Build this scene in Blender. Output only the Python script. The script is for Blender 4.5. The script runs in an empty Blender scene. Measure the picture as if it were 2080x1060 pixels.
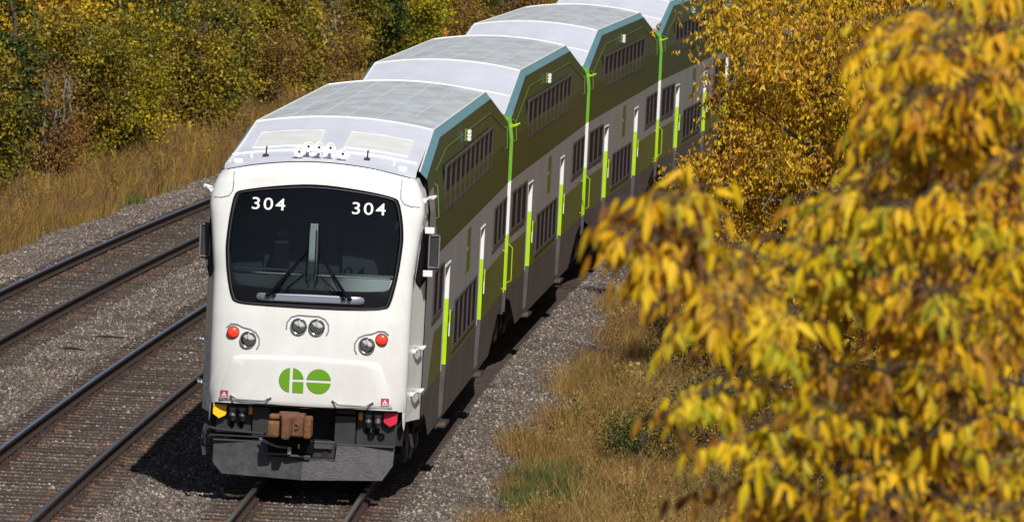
import bpy, bmesh, math, random
import numpy as np
from mathutils import Vector, Matrix
from mathutils.geometry import tessellate_polygon
rnd = random.Random(7)
C = bpy.context.scene.collection
SC = bpy.context.scene

# ------------------------------------------------------------------ camera
RT = Vector((0.99781673, 0.0453102, 0.04804945)); UP = Vector((-0.05048769, 0.05429818, 0.99724756)); FW = Vector((-0.04257649, 0.99749621, -0.05646724))
CAM = Vector((7.6254, -114.9025, 9.8431)); FPX = 16905.25
cd = bpy.data.cameras.new('camera'); cam = bpy.data.objects.new('camera', cd); C.objects.link(cam)
cam.matrix_world = Matrix(((RT.x, UP.x, -FW.x, CAM.x), (RT.y, UP.y, -FW.y, CAM.y), (RT.z, UP.z, -FW.z, CAM.z), (0, 0, 0, 1)))
cd.sensor_width = 36; cd.lens = 36*FPX/2080; cd.clip_start = 1; cd.clip_end = 3000
cd.dof.use_dof = True; cd.dof.focus_distance = 122; cd.dof.aperture_fstop = 11.5
SC.camera = cam
# ------------------------------------------------------------------ light
SUN = Vector((.31, -.93, 1.0)).normalized()          # towards the sun
world = bpy.data.worlds.new('World'); SC.world = world; world.use_nodes = True
nt = world.node_tree; bg = nt.nodes['Background']
sky = nt.nodes.new('ShaderNodeTexSky'); sky.sky_type = 'NISHITA'; sky.sun_disc = False
sky.sun_elevation = math.asin(SUN.z); sky.sun_rotation = math.atan2(SUN.x, SUN.y)
nt.links.new(sky.outputs[0], bg.inputs[0]); bg.inputs[1].default_value = 0.05
sl = bpy.data.lights.new('sun', 'SUN'); sl.energy = 5.0; sl.angle = math.radians(.53); sl.color = (1, .975, .93)
so = bpy.data.objects.new('sun', sl); C.objects.link(so); so.rotation_euler = SUN.to_track_quat('Z', 'Y').to_euler()
SC.view_settings.view_transform = 'Standard'; SC.view_settings.look = 'None'; SC.view_settings.exposure = 0; SC.view_settings.gamma = 1
SC.cycles.max_bounces = 6; SC.cycles.transparent_max_bounces = 12; SC.cycles.use_adaptive_sampling = True

# ------------------------------------------------------------------ track geometry (a wide right-hand curve)
L = 25.91; RR = L/0.0143; GR = 0.0013
def tr(off, s, z=0.0):
    th = (s-L/2)/RR
    x = RR*(1-math.cos(th)); y = L/2+RR*math.sin(th)
    return Vector((x+off*math.cos(th), y-off*math.sin(th), z+GR*y))
def heading(s): return (s-L/2)/RR
def at(px, py, D):
    d = FW + RT*((px-1040)/FPX) - UP*((py-530)/FPX)
    return CAM + d*D

# ------------------------------------------------------------------ materials
def nodes(m):
    m.use_nodes = True; n = m.node_tree; return n, n.nodes['Principled BSDF'], n.nodes, n.links
def mat(name, col, rough=.5, metal=0, var=0, vscale=3, bump=0, bscale=40, spec=.5, stretch=None, coat=0, dirt=None, dirt_fac=.3):
    m = bpy.data.materials.new(name); t, b, N, K = nodes(m)
    b.inputs['Base Color'].default_value = (*col, 1); b.inputs['Roughness'].default_value = rough
    b.inputs['Metallic'].default_value = metal; b.inputs['Specular IOR Level'].default_value = spec
    b.inputs['Coat Weight'].default_value = coat
    tc = N.new('ShaderNodeTexCoord'); mp = N.new('ShaderNodeMapping'); K.new(tc.outputs['Object'], mp.inputs[0])
    if stretch: mp.inputs['Scale'].default_value = stretch
    if var or dirt:
        nz = N.new('ShaderNodeTexNoise'); nz.inputs['Scale'].default_value = vscale; nz.inputs['Detail'].default_value = 6; nz.inputs['Roughness'].default_value = .65
        K.new(mp.outputs[0], nz.inputs[0])
        rp = N.new('ShaderNodeValToRGB'); rp.color_ramp.elements[0].position = .35; rp.color_ramp.elements[1].position = .7
        d = dirt or tuple(c*(1-var) for c in col)
        k = 1 if not dirt else dirt_fac
        rp.color_ramp.elements[0].color = tuple(col[i]*(1-k)+d[i]*k for i in range(3))+(1,)
        rp.color_ramp.elements[1].color = (tuple(min(1, c*(1+var)) for c in col) if not dirt else col)+(1,)
        K.new(nz.outputs[0], rp.inputs[0]); K.new(rp.outputs[0], b.inputs['Base Color'])
    if bump:
        n2 = N.new('ShaderNodeTexNoise'); n2.inputs['Scale'].default_value = bscale; n2.inputs['Detail'].default_value = 5
        K.new(mp.outputs[0], n2.inputs[0]); bp = N.new('ShaderNodeBump'); bp.inputs['Strength'].default_value = bump; bp.inputs['Distance'].default_value = .02
        K.new(n2.outputs[0], bp.inputs['Height']); K.new(bp.outputs[0], b.inputs['Normal'])
    return m
M = {}
M['white'] = mat('white_paint', (.80, .80, .78), .30, spec=.5, coat=.3, dirt=(.60, .57, .52), dirt_fac=.45, vscale=2.2, stretch=(1, 1, .5))
M['white2'] = mat('white_trim', (.80, .79, .77), .45)
M['roofwhite'] = mat('roof_white', (.64, .66, .73), .5, spec=.3, dirt=(.50, .50, .54), dirt_fac=.6, vscale=1.6, stretch=(1, .5, 1))
M['rooflight'] = mat('roof_patch', (.74, .74, .70), .5, dirt=(.55, .54, .5), dirt_fac=.5, vscale=3)
M['roofgrey'] = mat('roof_grey', (.58, .62, .65), .40, spec=.25, dirt=(.36, .35, .325), dirt_fac=.8, vscale=1.8, stretch=(1.4, .35, 1))
M['trimolive'] = mat('olive_trim', (.13, .22, .04), .4)
M['teal'] = mat('edge_sky_teal', (.12, .26, .29), .35, var=.15)  # blue of the reflected sky put into the paint
M['upper'] = mat('green_paint_shaded', (.030, .064, .020), .42, spec=.2, dirt=(.068, .062, .028), dirt_fac=.6, vscale=1.6, stretch=(1, 1.3, .3))  # post green darkened for the shaded side, brown of reflected ground mixed in
M['band'] = mat('white_band_shaded', (.315, .305, .30), .45, spec=.15, dirt=(.24, .225, .22), dirt_fac=.8, vscale=1.6, stretch=(1, 1.3, .3))  # white livery band greyed, the side's shade put into its colour
M['lower'] = mat('lime_paint_shaded', (.125, .150, .034), .45, spec=.15, dirt=(.12, .105, .04), dirt_fac=.7, vscale=1.0, stretch=(1, .3, 1))  # lime of the posts dulled to olive, side shade in the colour
M['skirt'] = mat('dark_grey_skirt', (.095, .084, .084), .5, spec=.2, var=.25, vscale=1.5)
M['green'] = mat('bright_green_paint', (.15, .40, .03), .45, var=.1)
M['lime'] = mat('lime_paint', (.40, .66, .005), .45, var=.06)
M['black'] = mat('black_rubber', (.004, .004, .006), .45, spec=.12)
M['dark'] = mat('underframe_dark', (.012, .011, .011), .8, var=.3, vscale=6)
M['steel'] = mat('dark_painted_steel', (.030, .030, .032), .5, var=.2, vscale=5)
M['plow'] = mat('plow_steel', (.062, .060, .062), .45, dirt=(.022, .021, .022), dirt_fac=.9, vscale=7, bump=.2)
M['rust'] = mat('rust', (.19, .075, .035), .85, dirt=(.07, .03, .018), dirt_fac=.8, vscale=9, bump=.6, bscale=30)
M['rustyellow'] = mat('rust_yellow', (.24, .10, .022), .8, dirt=(.07, .03, .015), dirt_fac=.9, vscale=12, bump=.5)
M['chrome'] = mat('chrome', (.75, .75, .76), .12, 1)
M['reflector'] = mat('reflector', (.35, .35, .37), .25, 1, var=.5, vscale=30)
M['plate'] = mat('brushed_plate', (.30, .33, .40), .35, .6)
M['yellow'] = mat('yellow_cover', (.85, .55, .01), .45, var=.08)
M['redc'] = mat('red_cover', (.62, .02, .05), .4, var=.1)
M['orange'] = mat('orange_cover', (.85, .28, .03), .4)
M['redsign'] = mat('warning_red', (.55, .05, .08), .5)
M['logo'] = mat('logo_green', (.14, .34, .015), .4)
M['frame'] = mat('window_frame', (.070, .057, .057), .5, spec=.15, var=.15)
M['interior'] = mat('cab_interior', (.012, .018, .032), .8)
M['interior2'] = mat('cab_panel', (.50, .54, .50), .6, var=.1)
M['hose'] = mat('hose_rubber', (.06, .055, .055), .5)
M['hosecap'] = mat('hose_cap', (.30, .29, .30), .4, .5)
M['bark'] = mat('bark_grey', (.17, .145, .125), .9, var=.35, vscale=14, bump=.6)
M['barkd'] = mat('bark_brown', (.09, .065, .045), .9, var=.35, vscale=14, bump=.6)
M['postred'] = mat('marker_red', (.8, .06, .02), .5)
M['blue'] = mat('blue_plastic', (.05, .1, .5), .4)
def emat(name, col, e):
    m = mat(name, col, .25); b = m.node_tree.nodes['Principled BSDF']
    b.inputs['Emission Color'].default_value = (*col, 1); b.inputs['Emission Strength'].default_value = e; return m
M['redlens'] = emat('red_lens', (.9, .05, .02), .35)
def glass_mat(name, tint, base=.05):
    m = bpy.data.materials.new(name); m.use_nodes = True; t = m.node_tree; N, K = t.nodes, t.links
    N.remove(N['Principled BSDF']); o = N['Material Output']
    tr_ = N.new('ShaderNodeBsdfTransparent'); tr_.inputs[0].default_value = (*tint, 1)
    gl = N.new('ShaderNodeBsdfGlossy'); gl.inputs['Roughness'].default_value = .03
    fr = N.new('ShaderNodeFresnel'); fr.inputs[0].default_value = 1.5
    mx = N.new('ShaderNodeMixShader'); K.new(fr.outputs[0], mx.inputs[0]); K.new(tr_.outputs[0], mx.inputs[1]); K.new(gl.outputs[0], mx.inputs[2])
    K.new(mx.outputs[0], o.inputs[0]); return m
M['glass'] = glass_mat('windscreen_glass', (.68, .74, .76))
M['lensglass'] = glass_mat('lens_glass', (.95, .95, .95))
M['pane'] = mat('window_glass', (.020, .017, .021), .5, spec=.02)
def off_nodes(N, K):
    """offset from the train's track, metres, from the world position"""
    g = N.new('ShaderNodeNewGeometry'); sp = N.new('ShaderNodeSeparateXYZ'); K.new(g.outputs['Position'], sp.inputs[0])
    def mth(op, a, b=None):
        n = N.new('ShaderNodeMath'); n.operation = op
        for i, v in enumerate((a, b)):
            if v is None: continue
            if isinstance(v, (int, float)): n.inputs[i].default_value = v
            else: K.new(v, n.inputs[i])
        return n.outputs[0]
    dx = mth('SUBTRACT', sp.outputs[0], RR); dy = mth('SUBTRACT', sp.outputs[1], L/2)
    r = mth('SQRT', mth('ADD', mth('MULTIPLY', dx, dx), mth('MULTIPLY', dy, dy)))
    return mth('SUBTRACT', RR, r), mth, g
RAILS = [-.755, .755, -3.25, -4.76, -7.2, -8.71]
def ballast_mat(name, c0, c1, c2, stone):
    m = bpy.data.materials.new(name); t, b, N, K = nodes(m); b.inputs['Roughness'].default_value = .85; b.inputs['Specular IOR Level'].default_value = .3
    off, mth, g = off_nodes(N, K)
    # rust dust near each rail
    d = None
    for r in RAILS:
        a = mth('ABSOLUTE', mth('SUBTRACT', off, r-(-.02)))
        d = a if d is None else mth('MINIMUM', d, a)
    nz = N.new('ShaderNodeTexNoise'); nz.inputs['Scale'].default_value = 2.5; nz.inputs['Detail'].default_value = 6; K.new(g.outputs['Position'], nz.inputs[0])
    rust = N.new('ShaderNodeMapRange'); rust.inputs[1].default_value = .50; rust.inputs[2].default_value = .12; rust.inputs[3].default_value = 0; rust.inputs[4].default_value = 1
    K.new(mth('ADD', d, mth('MULTIPLY', mth('SUBTRACT', nz.outputs[0], .5), .5)), rust.inputs[0])
    rp = N.new('ShaderNodeValToRGB'); e = rp.color_ramp.elements; e[0].color = (*c0, 1); e[1].color = (*c2, 1); x = rp.color_ramp.elements.new(.5); x.color = (*c1, 1)
    if stone:
        oi = N.new('ShaderNodeObjectInfo'); K.new(oi.outputs['Random'], rp.inputs[0])
        e[0].position = 0; e[1].position = 1; x.position = .82
    else:
        vo = N.new('ShaderNodeTexVoronoi'); vo.inputs['Scale'].default_value = 22; K.new(g.outputs['Position'], vo.inputs[0]); K.new(vo.outputs['Color'], rp.inputs[0])
        bp = N.new('ShaderNodeBump'); bp.inputs['Strength'].default_value = 1; bp.inputs['Distance'].default_value = .04
        K.new(vo.outputs['Distance'], bp.inputs['Height']); bp.invert = True; K.new(bp.outputs[0], b.inputs['Normal'])
    big = N.new('ShaderNodeTexNoise'); big.inputs['Scale'].default_value = .5; big.inputs['Detail'].default_value = 4; K.new(g.outputs['Position'], big.inputs[0])
    mr = N.new('ShaderNodeMapRange'); mr.inputs[1].default_value = .3; mr.inputs[2].default_value = .7; mr.inputs[3].default_value = .75; mr.inputs[4].default_value = 1.2; K.new(big.outputs[0], mr.inputs[0])
    mu = N.new('ShaderNodeMix'); mu.data_type = 'RGBA'; mu.blend_type = 'MULTIPLY'; mu.inputs[0].default_value = 1; K.new(rp.outputs[0], mu.inputs[6]); K.new(mr.outputs[0], mu.inputs[7])
    mx = N.new('ShaderNodeMix'); mx.data_type = 'RGBA'; K.new(mth('MULTIPLY', rust.outputs[0], .88), mx.inputs[0]); K.new(mu.outputs[2], mx.inputs[6]); mx.inputs[7].default_value = (.165, .075, .036, 1)
    K.new(mx.outputs[2], b.inputs['Base Color']); return m
M['ballast'] = ballast_mat('ballast_gravel', (.035, .029, .025), (.080, .067, .058), (.14, .125, .11), False)
M['stone'] = ballast_mat('ballast_stone', (.070, .052, .041), (.165, .132, .107), (.40, .35, .30), True)
M['sleeper'] = mat('sleeper_wood', (.060, .042, .032), .9, var=.45, vscale=6, bump=.5, stretch=(.4, 6, 6))
M['railside'] = mat('rail_rust', (.045, .026, .020), .75, .2, var=.35, vscale=8)
M['railtop'] = mat('rail_polished', (.50, .60, .78), .38, 1, var=.12, vscale=4)  # blue tint puts the sky's reflection into the steel
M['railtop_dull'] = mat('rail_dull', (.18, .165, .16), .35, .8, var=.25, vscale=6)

def leaf_mat(name, cols, trans=.35, rough=.55):
    """colour from the per-leaf tint attribute, shifted a little per tree"""
    m = bpy.data.materials.new(name); t, b, N, K = nodes(m); b.inputs['Roughness'].default_value = rough; b.inputs['Specular IOR Level'].default_value = .3
    a = N.new('ShaderNodeAttribute'); a.attribute_name = 'tint'
    rp = N.new('ShaderNodeValToRGB'); n = len(cols)
    while len(rp.color_ramp.elements) < n: rp.color_ramp.elements.new(.5)
    for i, c in enumerate(cols): rp.color_ramp.elements[i].position = i/(n-1); rp.color_ramp.elements[i].color = (*c, 1)
    K.new(a.outputs['Fac'], rp.inputs[0])
    g = N.new('ShaderNodeNewGeometry'); nz = N.new('ShaderNodeTexNoise'); nz.inputs['Scale'].default_value = .9; nz.inputs['Detail'].default_value = 3; K.new(g.outputs['Position'], nz.inputs[0])
    hs = N.new('ShaderNodeHueSaturation'); K.new(rp.outputs[0], hs.inputs['Color'])
    mr = N.new('ShaderNodeMapRange'); mr.inputs[1].default_value = .3; mr.inputs[2].default_value = .7; mr.inputs[3].default_value = .485; mr.inputs[4].default_value = .52; K.new(nz.outputs[0], mr.inputs[0]); K.new(mr.outputs[0], hs.inputs['Hue'])
    K.new(hs.outputs[0], b.inputs['Base Color'])
    tl = N.new('ShaderNodeBsdfTranslucent'); K.new(hs.outputs[0], tl.inputs[0]); mx = N.new('ShaderNodeMixShader'); mx.inputs[0].default_value = trans
    o = N['Material Output']; K.new(b.outputs[0], mx.inputs[1]); K.new(tl.outputs[0], mx.inputs[2]); K.new(mx.outputs[0], o.inputs[0]); return m
M['leaf_gold'] = leaf_mat('leaves_gold', [(.12, .06, .02), (.38, .19, .02), (.62, .35, .02), (.78, .50, .025), (.48, .38, .03)])
M['leaf_fore'] = leaf_mat('leaves_foreground', [(.13, .05, .018), (.50, .22, .010), (.78, .43, .006), (.70, .44, .008), (.33, .29, .015)], .3, .6)
M['leaf_olive'] = leaf_mat('leaves_olive', [(.04, .045, .012), (.13, .11, .018), (.23, .18, .02), (.36, .26, .02), (.60, .42, .02)])
M['leaf_green'] = leaf_mat('leaves_green', [(.010, .022, .008), (.025, .045, .010), (.05, .08, .014), (.11, .13, .015), (.36, .26, .015)])
M['leaf_lime'] = leaf_mat('leaves_yellow_green', [(.06, .07, .012), (.20, .19, .015), (.32, .28, .015), (.50, .38, .015), (.72, .48, .02)])
M['leaf_brown'] = leaf_mat('leaves_brown', [(.06, .03, .015), (.18, .09, .03), (.28, .16, .04), (.40, .23, .035), (.52, .28, .02)])
def grass_mat(name, cols, scale=.6):
    m = bpy.data.materials.new(name); t, b, N, K = nodes(m); b.inputs['Roughness'].default_value = .7; b.inputs['Specular IOR Level'].default_value = .2
    g = N.new('ShaderNodeNewGeometry'); nz = N.new('ShaderNodeTexNoise'); nz.inputs['Scale'].default_value = scale; nz.inputs['Detail'].default_value = 5; nz.inputs['Roughness'].default_value = .7
    K.new(g.outputs['Position'], nz.inputs[0]); oi = N.new('ShaderNodeObjectInfo')
    ma = N.new('ShaderNodeMath'); ma.operation = 'MULTIPLY_ADD'; ma.inputs[1].default_value = .34; ma.inputs[2].default_value = -.17; K.new(oi.outputs['Random'], ma.inputs[0])
    ad = N.new('ShaderNodeMath'); ad.operation = 'ADD'; K.new(nz.outputs[0], ad.inputs[0]); K.new(ma.outputs[0], ad.inputs[1])
    rp = N.new('ShaderNodeValToRGB'); n = len(cols)
    while len(rp.color_ramp.elements) < n: rp.color_ramp.elements.new(.5)
    for i, c in enumerate(cols): rp.color_ramp.elements[i].position = .25+.5*i/(n-1); rp.color_ramp.elements[i].color = (*c, 1)
    K.new(ad.outputs[0], rp.inputs[0]); K.new(rp.outputs[0], b.inputs['Base Color'])
    tl = N.new('ShaderNodeBsdfTranslucent'); K.new(rp.outputs[0], tl.inputs[0]); mx = N.new('ShaderNodeMixShader'); mx.inputs[0].default_value = .3
    o = N['Material Output']; K.new(b.outputs[0], mx.inputs[1]); K.new(tl.outputs[0], mx.inputs[2]); K.new(mx.outputs[0], o.inputs[0]); return m
M['grass_dry'] = grass_mat('dry_grass', [(.08, .095, .022), (.32, .23, .07), (.48, .28, .085), (.19, .105, .055), (.56, .39, .12)], .9)
M['grass_left'] = grass_mat('weed_grass', [(.09, .095, .022), (.26, .175, .055), (.46, .265, .05), (.18, .105, .07), (.40, .26, .08)], .5)
M['grass_green'] = grass_mat('green_grass', [(.07, .09, .025), (.11, .15, .035), (.28, .24, .08)], 1.5)
def soil_mat():
    m = bpy.data.materials.new('soil'); t, b, N, K = nodes(m); b.inputs['Roughness'].default_value = .95
    g = N.new('ShaderNodeNewGeometry'); nz = N.new('ShaderNodeTexNoise'); nz.inputs['Scale'].default_value = 1.3; nz.inputs['Detail'].default_value = 9; nz.inputs['Roughness'].default_value = .75; K.new(g.outputs['Position'], nz.inputs[0])
    rp = N.new('ShaderNodeValToRGB'); rp.color_ramp.elements[0].position = .35; rp.color_ramp.elements[0].color = (.04, .032, .015, 1); rp.color_ramp.elements[1].position = .65; rp.color_ramp.elements[1].color = (.13, .085, .04, 1)
    K.new(nz.outputs[0], rp.inputs[0]); K.new(rp.outputs[0], b.inputs['Base Color'])
    bp = N.new('ShaderNodeBump'); bp.inputs['Strength'].default_value = .8; bp.inputs['Distance'].default_value = .1; K.new(nz.outputs[0], bp.inputs['Height']); K.new(bp.outputs[0], b.inputs['Normal']); return m
M['soil'] = soil_mat()

# ------------------------------------------------------------------ mesh helpers
class MB:
    def __init__(s): s.v = []; s.f = []; s.m = []; s.slots = []
    def mi(s, m):
        if m not in s.slots: s.slots.append(m)
        return s.slots.index(m)
    def add(s, vs, fs, m):
        o = len(s.v); s.v += [tuple(v) for v in vs]; k = s.mi(m)
        for f in fs: s.f.append(tuple(o+i for i in f)); s.m.append(k)
        return s
    def quad(s, a, b, c, d, m): return s.add([a, b, c, d], [(0, 1, 2, 3)], m)
    def box(s, x0, x1, y0, y1, z0, z1, m, ch=0):
        if x0 > x1: x0, x1 = x1, x0
        if ch:
            bm = bmesh.new(); bmesh.ops.create_cube(bm, size=1)
            for v in bm.verts: v.co = Vector(((x0+x1)/2+v.co.x*(x1-x0), (y0+y1)/2+v.co.y*(y1-y0), (z0+z1)/2+v.co.z*(z1-z0)))
            bmesh.ops.bevel(bm, geom=bm.edges[:], offset=ch, segments=2, affect='EDGES', profile=.5)
            bm.verts.ensure_lookup_table(); s.add([v.co[:] for v in bm.verts], [[v.index for v in f.verts] for f in bm.faces], m); bm.free(); return s
        return s.add([(x0, y0, z0), (x1, y0, z0), (x1, y1, z0), (x0, y1, z0), (x0, y0, z1), (x1, y0, z1), (x1, y1, z1), (x0, y1, z1)],
                     [(0, 3, 2, 1), (4, 5, 6, 7), (0, 1, 5, 4), (1, 2, 6, 5), (2, 3, 7, 6), (3, 0, 4, 7)], m)
    def tube(s, pts, r, m, n=8, cap=True):
        pts = [Vector(p) for p in pts]; rs = r if isinstance(r, (list, tuple)) else [r]*len(pts); vs = []; fs = []
        up = None
        for i, p in enumerate(pts):
            d = (pts[min(i+1, len(pts)-1)]-pts[max(i-1, 0)]).normalized()
            if up is None: up = d.orthogonal()
            a = (up-d*up.dot(d)).normalized(); up = a; b = d.cross(a)
            for k in range(n):
                t = 2*math.pi*k/n; vs.append(p+a*math.cos(t)*rs[i]+b*math.sin(t)*rs[i])
        for i in range(len(pts)-1):
            for k in range(n): fs.append((i*n+k, i*n+(k+1) % n, (i+1)*n+(k+1) % n, (i+1)*n+k))
        if cap: fs.append(tuple(range(n))[::-1]); fs.append(tuple((len(pts)-1)*n+k for k in range(n)))
        return s.add(vs, fs, m)
    def lathe(s, c, axis, prof, m, n=20):
        """prof: list of (distance along axis, radius)"""
        c = Vector(c); ax = Vector(axis).normalized(); a = ax.orthogonal().normalized(); b = ax.cross(a); vs = []; fs = []
        for h, r in prof:
            for k in range(n):
                t = 2*math.pi*k/n; vs.append(c+ax*h+a*math.cos(t)*r+b*math.sin(t)*r)
        for i in range(len(prof)-1):
            for k in range(n): fs.append((i*n+k, i*n+(k+1) % n, (i+1)*n+(k+1) % n, (i+1)*n+k))
        return s.add(vs, fs, m)
    def prism(s, poly, d0, d1, m, plane='xz'):
        """polygon in (x,z) or (y,z) extruded along the other axis"""
        n = len(poly); f = (lambda p, d: (p[0], d, p[1])) if plane == 'xz' else (lambda p, d: (d, p[0], p[1]))
        vs = [f(p, d0) for p in poly]+[f(p, d1) for p in poly]
        return s.add(vs, [tuple(range(n))[::-1], tuple(range(n, 2*n))]+[(i, (i+1) % n, n+(i+1) % n, n+i) for i in range(n)], m)
    def build(s, name, parent=None, smooth=False, bevel=0):
        me = bpy.data.meshes.new(name); me.from_pydata(s.v, [], s.f)
        for m in s.slots: me.materials.append(M[m])
        me.polygons.foreach_set('material_index', s.m)
        if smooth: me.polygons.foreach_set('use_smooth', [True]*len(s.f))
        me.update()
        bm = bmesh.new(); bm.from_mesh(me); bmesh.ops.recalc_face_normals(bm, faces=bm.faces); bm.to_mesh(me); bm.free()
        o = bpy.data.objects.new(name, me); C.objects.link(o)
        if parent: o.parent = parent
        return o
def tag(o, label=None, cat=None, group=None, kind=None):
    for k, v in (('label', label), ('category', cat), ('group', group), ('kind', kind)):
        if v: o[k] = v
    return o
def empty(name, loc=(0, 0, 0), rz=0):
    o = bpy.data.objects.new(name, None); C.objects.link(o); o.location = loc; o.rotation_euler = (0, 0, rz); o.empty_display_size = .3; return o
def inst(src, parent, loc=(0, 0, 0), rz=0, scale=None):
    c = src.copy(); C.objects.link(c); c.parent = parent; c.location = loc; c.rotation_euler = (0, 0, rz)
    if scale: c.scale = scale
    return c
def copy_tree(o, parent=None):
    c = o.copy(); C.objects.link(c); c.parent = parent
    for ch in list(o.children): copy_tree(ch, c)
    return c
def raw_mesh(name, V, F4, mats, tint=None, parent=None, smooth=False, nper=4):
    """fast mesh from numpy arrays; F4 is an (n, nper) index array"""
    me = bpy.data.meshes.new(name); nf = len(F4); me.vertices.add(len(V)); me.vertices.foreach_set('co', np.asarray(V, np.float32).ravel())
    me.loops.add(nf*nper); me.loops.foreach_set('vertex_index', np.asarray(F4, np.int32).ravel())
    me.polygons.add(nf); me.polygons.foreach_set('loop_start', np.arange(0, nf*nper, nper, dtype=np.int32)); me.polygons.foreach_set('loop_total', np.full(nf, nper, np.int32))
    for m in mats: me.materials.append(M[m])
    if tint is not None:
        a = me.attributes.new('tint', 'FLOAT', 'POINT'); a.data.foreach_set('value', np.asarray(tint, np.float32))
    if smooth: me.polygons.foreach_set('use_smooth', np.ones(nf, bool))
    me.update(); me.validate()
    o = bpy.data.objects.new(name, me)
    return o

# ------------------------------------------------------------------ ground
def zprof(o):
    P = [(-60, -.2), (-30, -.55), (-14, -.6), (-11.2, -.5), (-10.3, -.3), (-9.5, -.215), (-6.4, -.215), (-6.0, -.25), (-5.6, -.215), (-2.4, -.215), (-2.0, -.25), (-1.6, -.215), (1.6, -.215), (2.4, -.33), (3.2, -.5), (6, -.72), (10, -.95), (20, -1.3), (60, -1.6)]
    for (a, b), (c, d) in zip(P, P[1:]):
        if o <= c: return b+(d-b)*(o-a)/(c-a) if o > a else b
    return P[-1][1]
def sheet(name, offs, ss, dz, m, noise=.0):
    V = []; rg = np.random.RandomState(3)
    for s in ss:
        for o in offs: V.append(tr(o, s, zprof(o)+dz(o)+(rg.rand()-.5)*noise))
    n = len(offs); F = [(j*n+i, j*n+i+1, (j+1)*n+i+1, (j+1)*n+i) for j in range(len(ss)-1) for i in range(n-1)]
    o = raw_mesh(name, np.array([v[:] for v in V]), np.array(F), [m], smooth=True); C.objects.link(o); o['kind'] = 'structure'; return o
big = [-900, -300, -100, -60, -40, -30, -22]
sheet('ground', big+[x*.5 for x in range(-40, 41)]+[25, 35, 60, 120, 400, 900], [-400, -200]+list(range(-130, 420, 4))+[600, 1000, 1600],
      lambda o: -.14 if -11.2 < o < 2.9 else -.03, 'soil', .10)
sheet('ballast_bed', [-11.3]+[x*.2 for x in range(-56, 13)]+[2.62, 2.9], [x*1.0 for x in range(-130, 330)], lambda o: (0 if -11.1 < o < 2.55 else -.1), 'ballast', .03)

# ------------------------------------------------------------------ tracks
def rail_mesh(off, s0, s1, top):
    prof = [(-.07, -.17), (-.07, -.155), (-.012, -.135), (-.010, -.045), (-.036, -.035), (-.036, -.006), (-.028, 0), (.028, 0), (.036, -.006), (.036, -.035), (.010, -.045), (.012, -.135), (.07, -.155), (.07, -.17)]
    mats = ['railside']*6+[top]+['railside']*7
    b = MB(); ss = []; s = s0
    while s < s1: ss.append(s); s += 3
    ss.append(s1); n = len(prof); V = []
    for s in ss:
        for dx, dz in prof: V.append(tr(off+dx, s, dz))
    for i in range(n-1):
        b.add([], [], mats[i])
    o = len(b.v); b.v += [tuple(v) for v in V]
    for j in range(len(ss)-1):
        for i in range(n-1): b.f.append((j*n+i, j*n+i+1, (j+1)*n+i+1, (j+1)*n+i)); b.m.append(b.mi(mats[i]))
    return b
sl_protos = []
for k in range(5):
    b = MB(); b.box(-1.3, 1.3, -.11, .11, -.34, -.185+.01*rnd.random(), 'sleeper', .012)
    r2 = random.Random(k)
    b.v = [(x+r2.uniform(-.012, .012), y+r2.uniform(-.008, .008), z+r2.uniform(-.006, .004)) for x, y, z in b.v]
    sl_protos.append(b)
sl_mesh = []
for b in sl_protos:
    o = b.build('sleeper'); sl_mesh.append(o.data); bpy.data.objects.remove(o)
b = MB(); b.box(-.18, .18, -.09, .09, -.187, -.168, 'railside', .004)
for dx in (-.11, .11):
    for dy in (-.05, .05): b.box(dx-.012, dx+.012, dy-.012, dy+.012, -.168, -.148, 'railside')
o = b.build('tie_plate'); tp_mesh = o.data; bpy.data.objects.remove(o)
SLEEP = []
def track(off, label, s0, s1, near, tops):
    root = empty('railway_track', tr(off, near[0])); base = Vector(root.location)
    tag(root, label, 'railway track', 'railway tracks on the ballast')
    for dx, tp in ((-.755, tops[0]), (.755, tops[1])):
        r = rail_mesh(off+dx, s0, s1, tp).build('rail', root, smooth=False); r.location = -base
    s = near[0]; n = 0
    while s < near[1] and n < 290:
        o = bpy.data.objects.new('sleeper', rnd.choice(sl_mesh)); C.objects.link(o); o.parent = root
        p = tr(off+rnd.uniform(-.05, .05), s, rnd.uniform(-.012, .006)); o.location = p-base; o.rotation_euler = (0, 0, -heading(s)+rnd.uniform(-.012, .012)); SLEEP.append((off, s))
        if s < 45:
            for dx in (-.755, .755):
                q = bpy.data.objects.new('tie_plate', tp_mesh); C.objects.link(q); q.parent = o; q.location = (dx, 0, .0)
        s += .56; n += 1
    # beyond: sleepers too small to tell apart, one mesh
    b = MB()
    while s < s1-30:
        p = tr(off, s); h = heading(s)
        ex = Vector((math.cos(h), -math.sin(h), 0)); ey = Vector((math.sin(h), math.cos(h), 0))
        vs = [p+ex*a*1.3+ey*c*.11+Vector((0, 0, z)) for z in (-.3, -.19) for a, c in ((-1, -1), (1, -1), (1, 1), (-1, 1))]
        b.add(vs, [(4, 5, 6, 7), (0, 1, 5, 4), (1, 2, 6, 5), (2, 3, 7, 6), (3, 0, 4, 7)], 'sleeper'); s += .56
    if b.f:
        o = b.build('far_sleepers', root); o.location = -base; o['kind'] = 'stuff'
    return root
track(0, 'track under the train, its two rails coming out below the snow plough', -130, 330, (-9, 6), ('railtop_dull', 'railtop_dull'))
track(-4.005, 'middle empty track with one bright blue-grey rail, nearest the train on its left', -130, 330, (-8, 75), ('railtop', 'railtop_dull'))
track(-7.955, 'farthest empty track on the left, beside the weedy bank', -130, 330, (22, 110), ('railtop', 'railtop_dull'))

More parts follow.
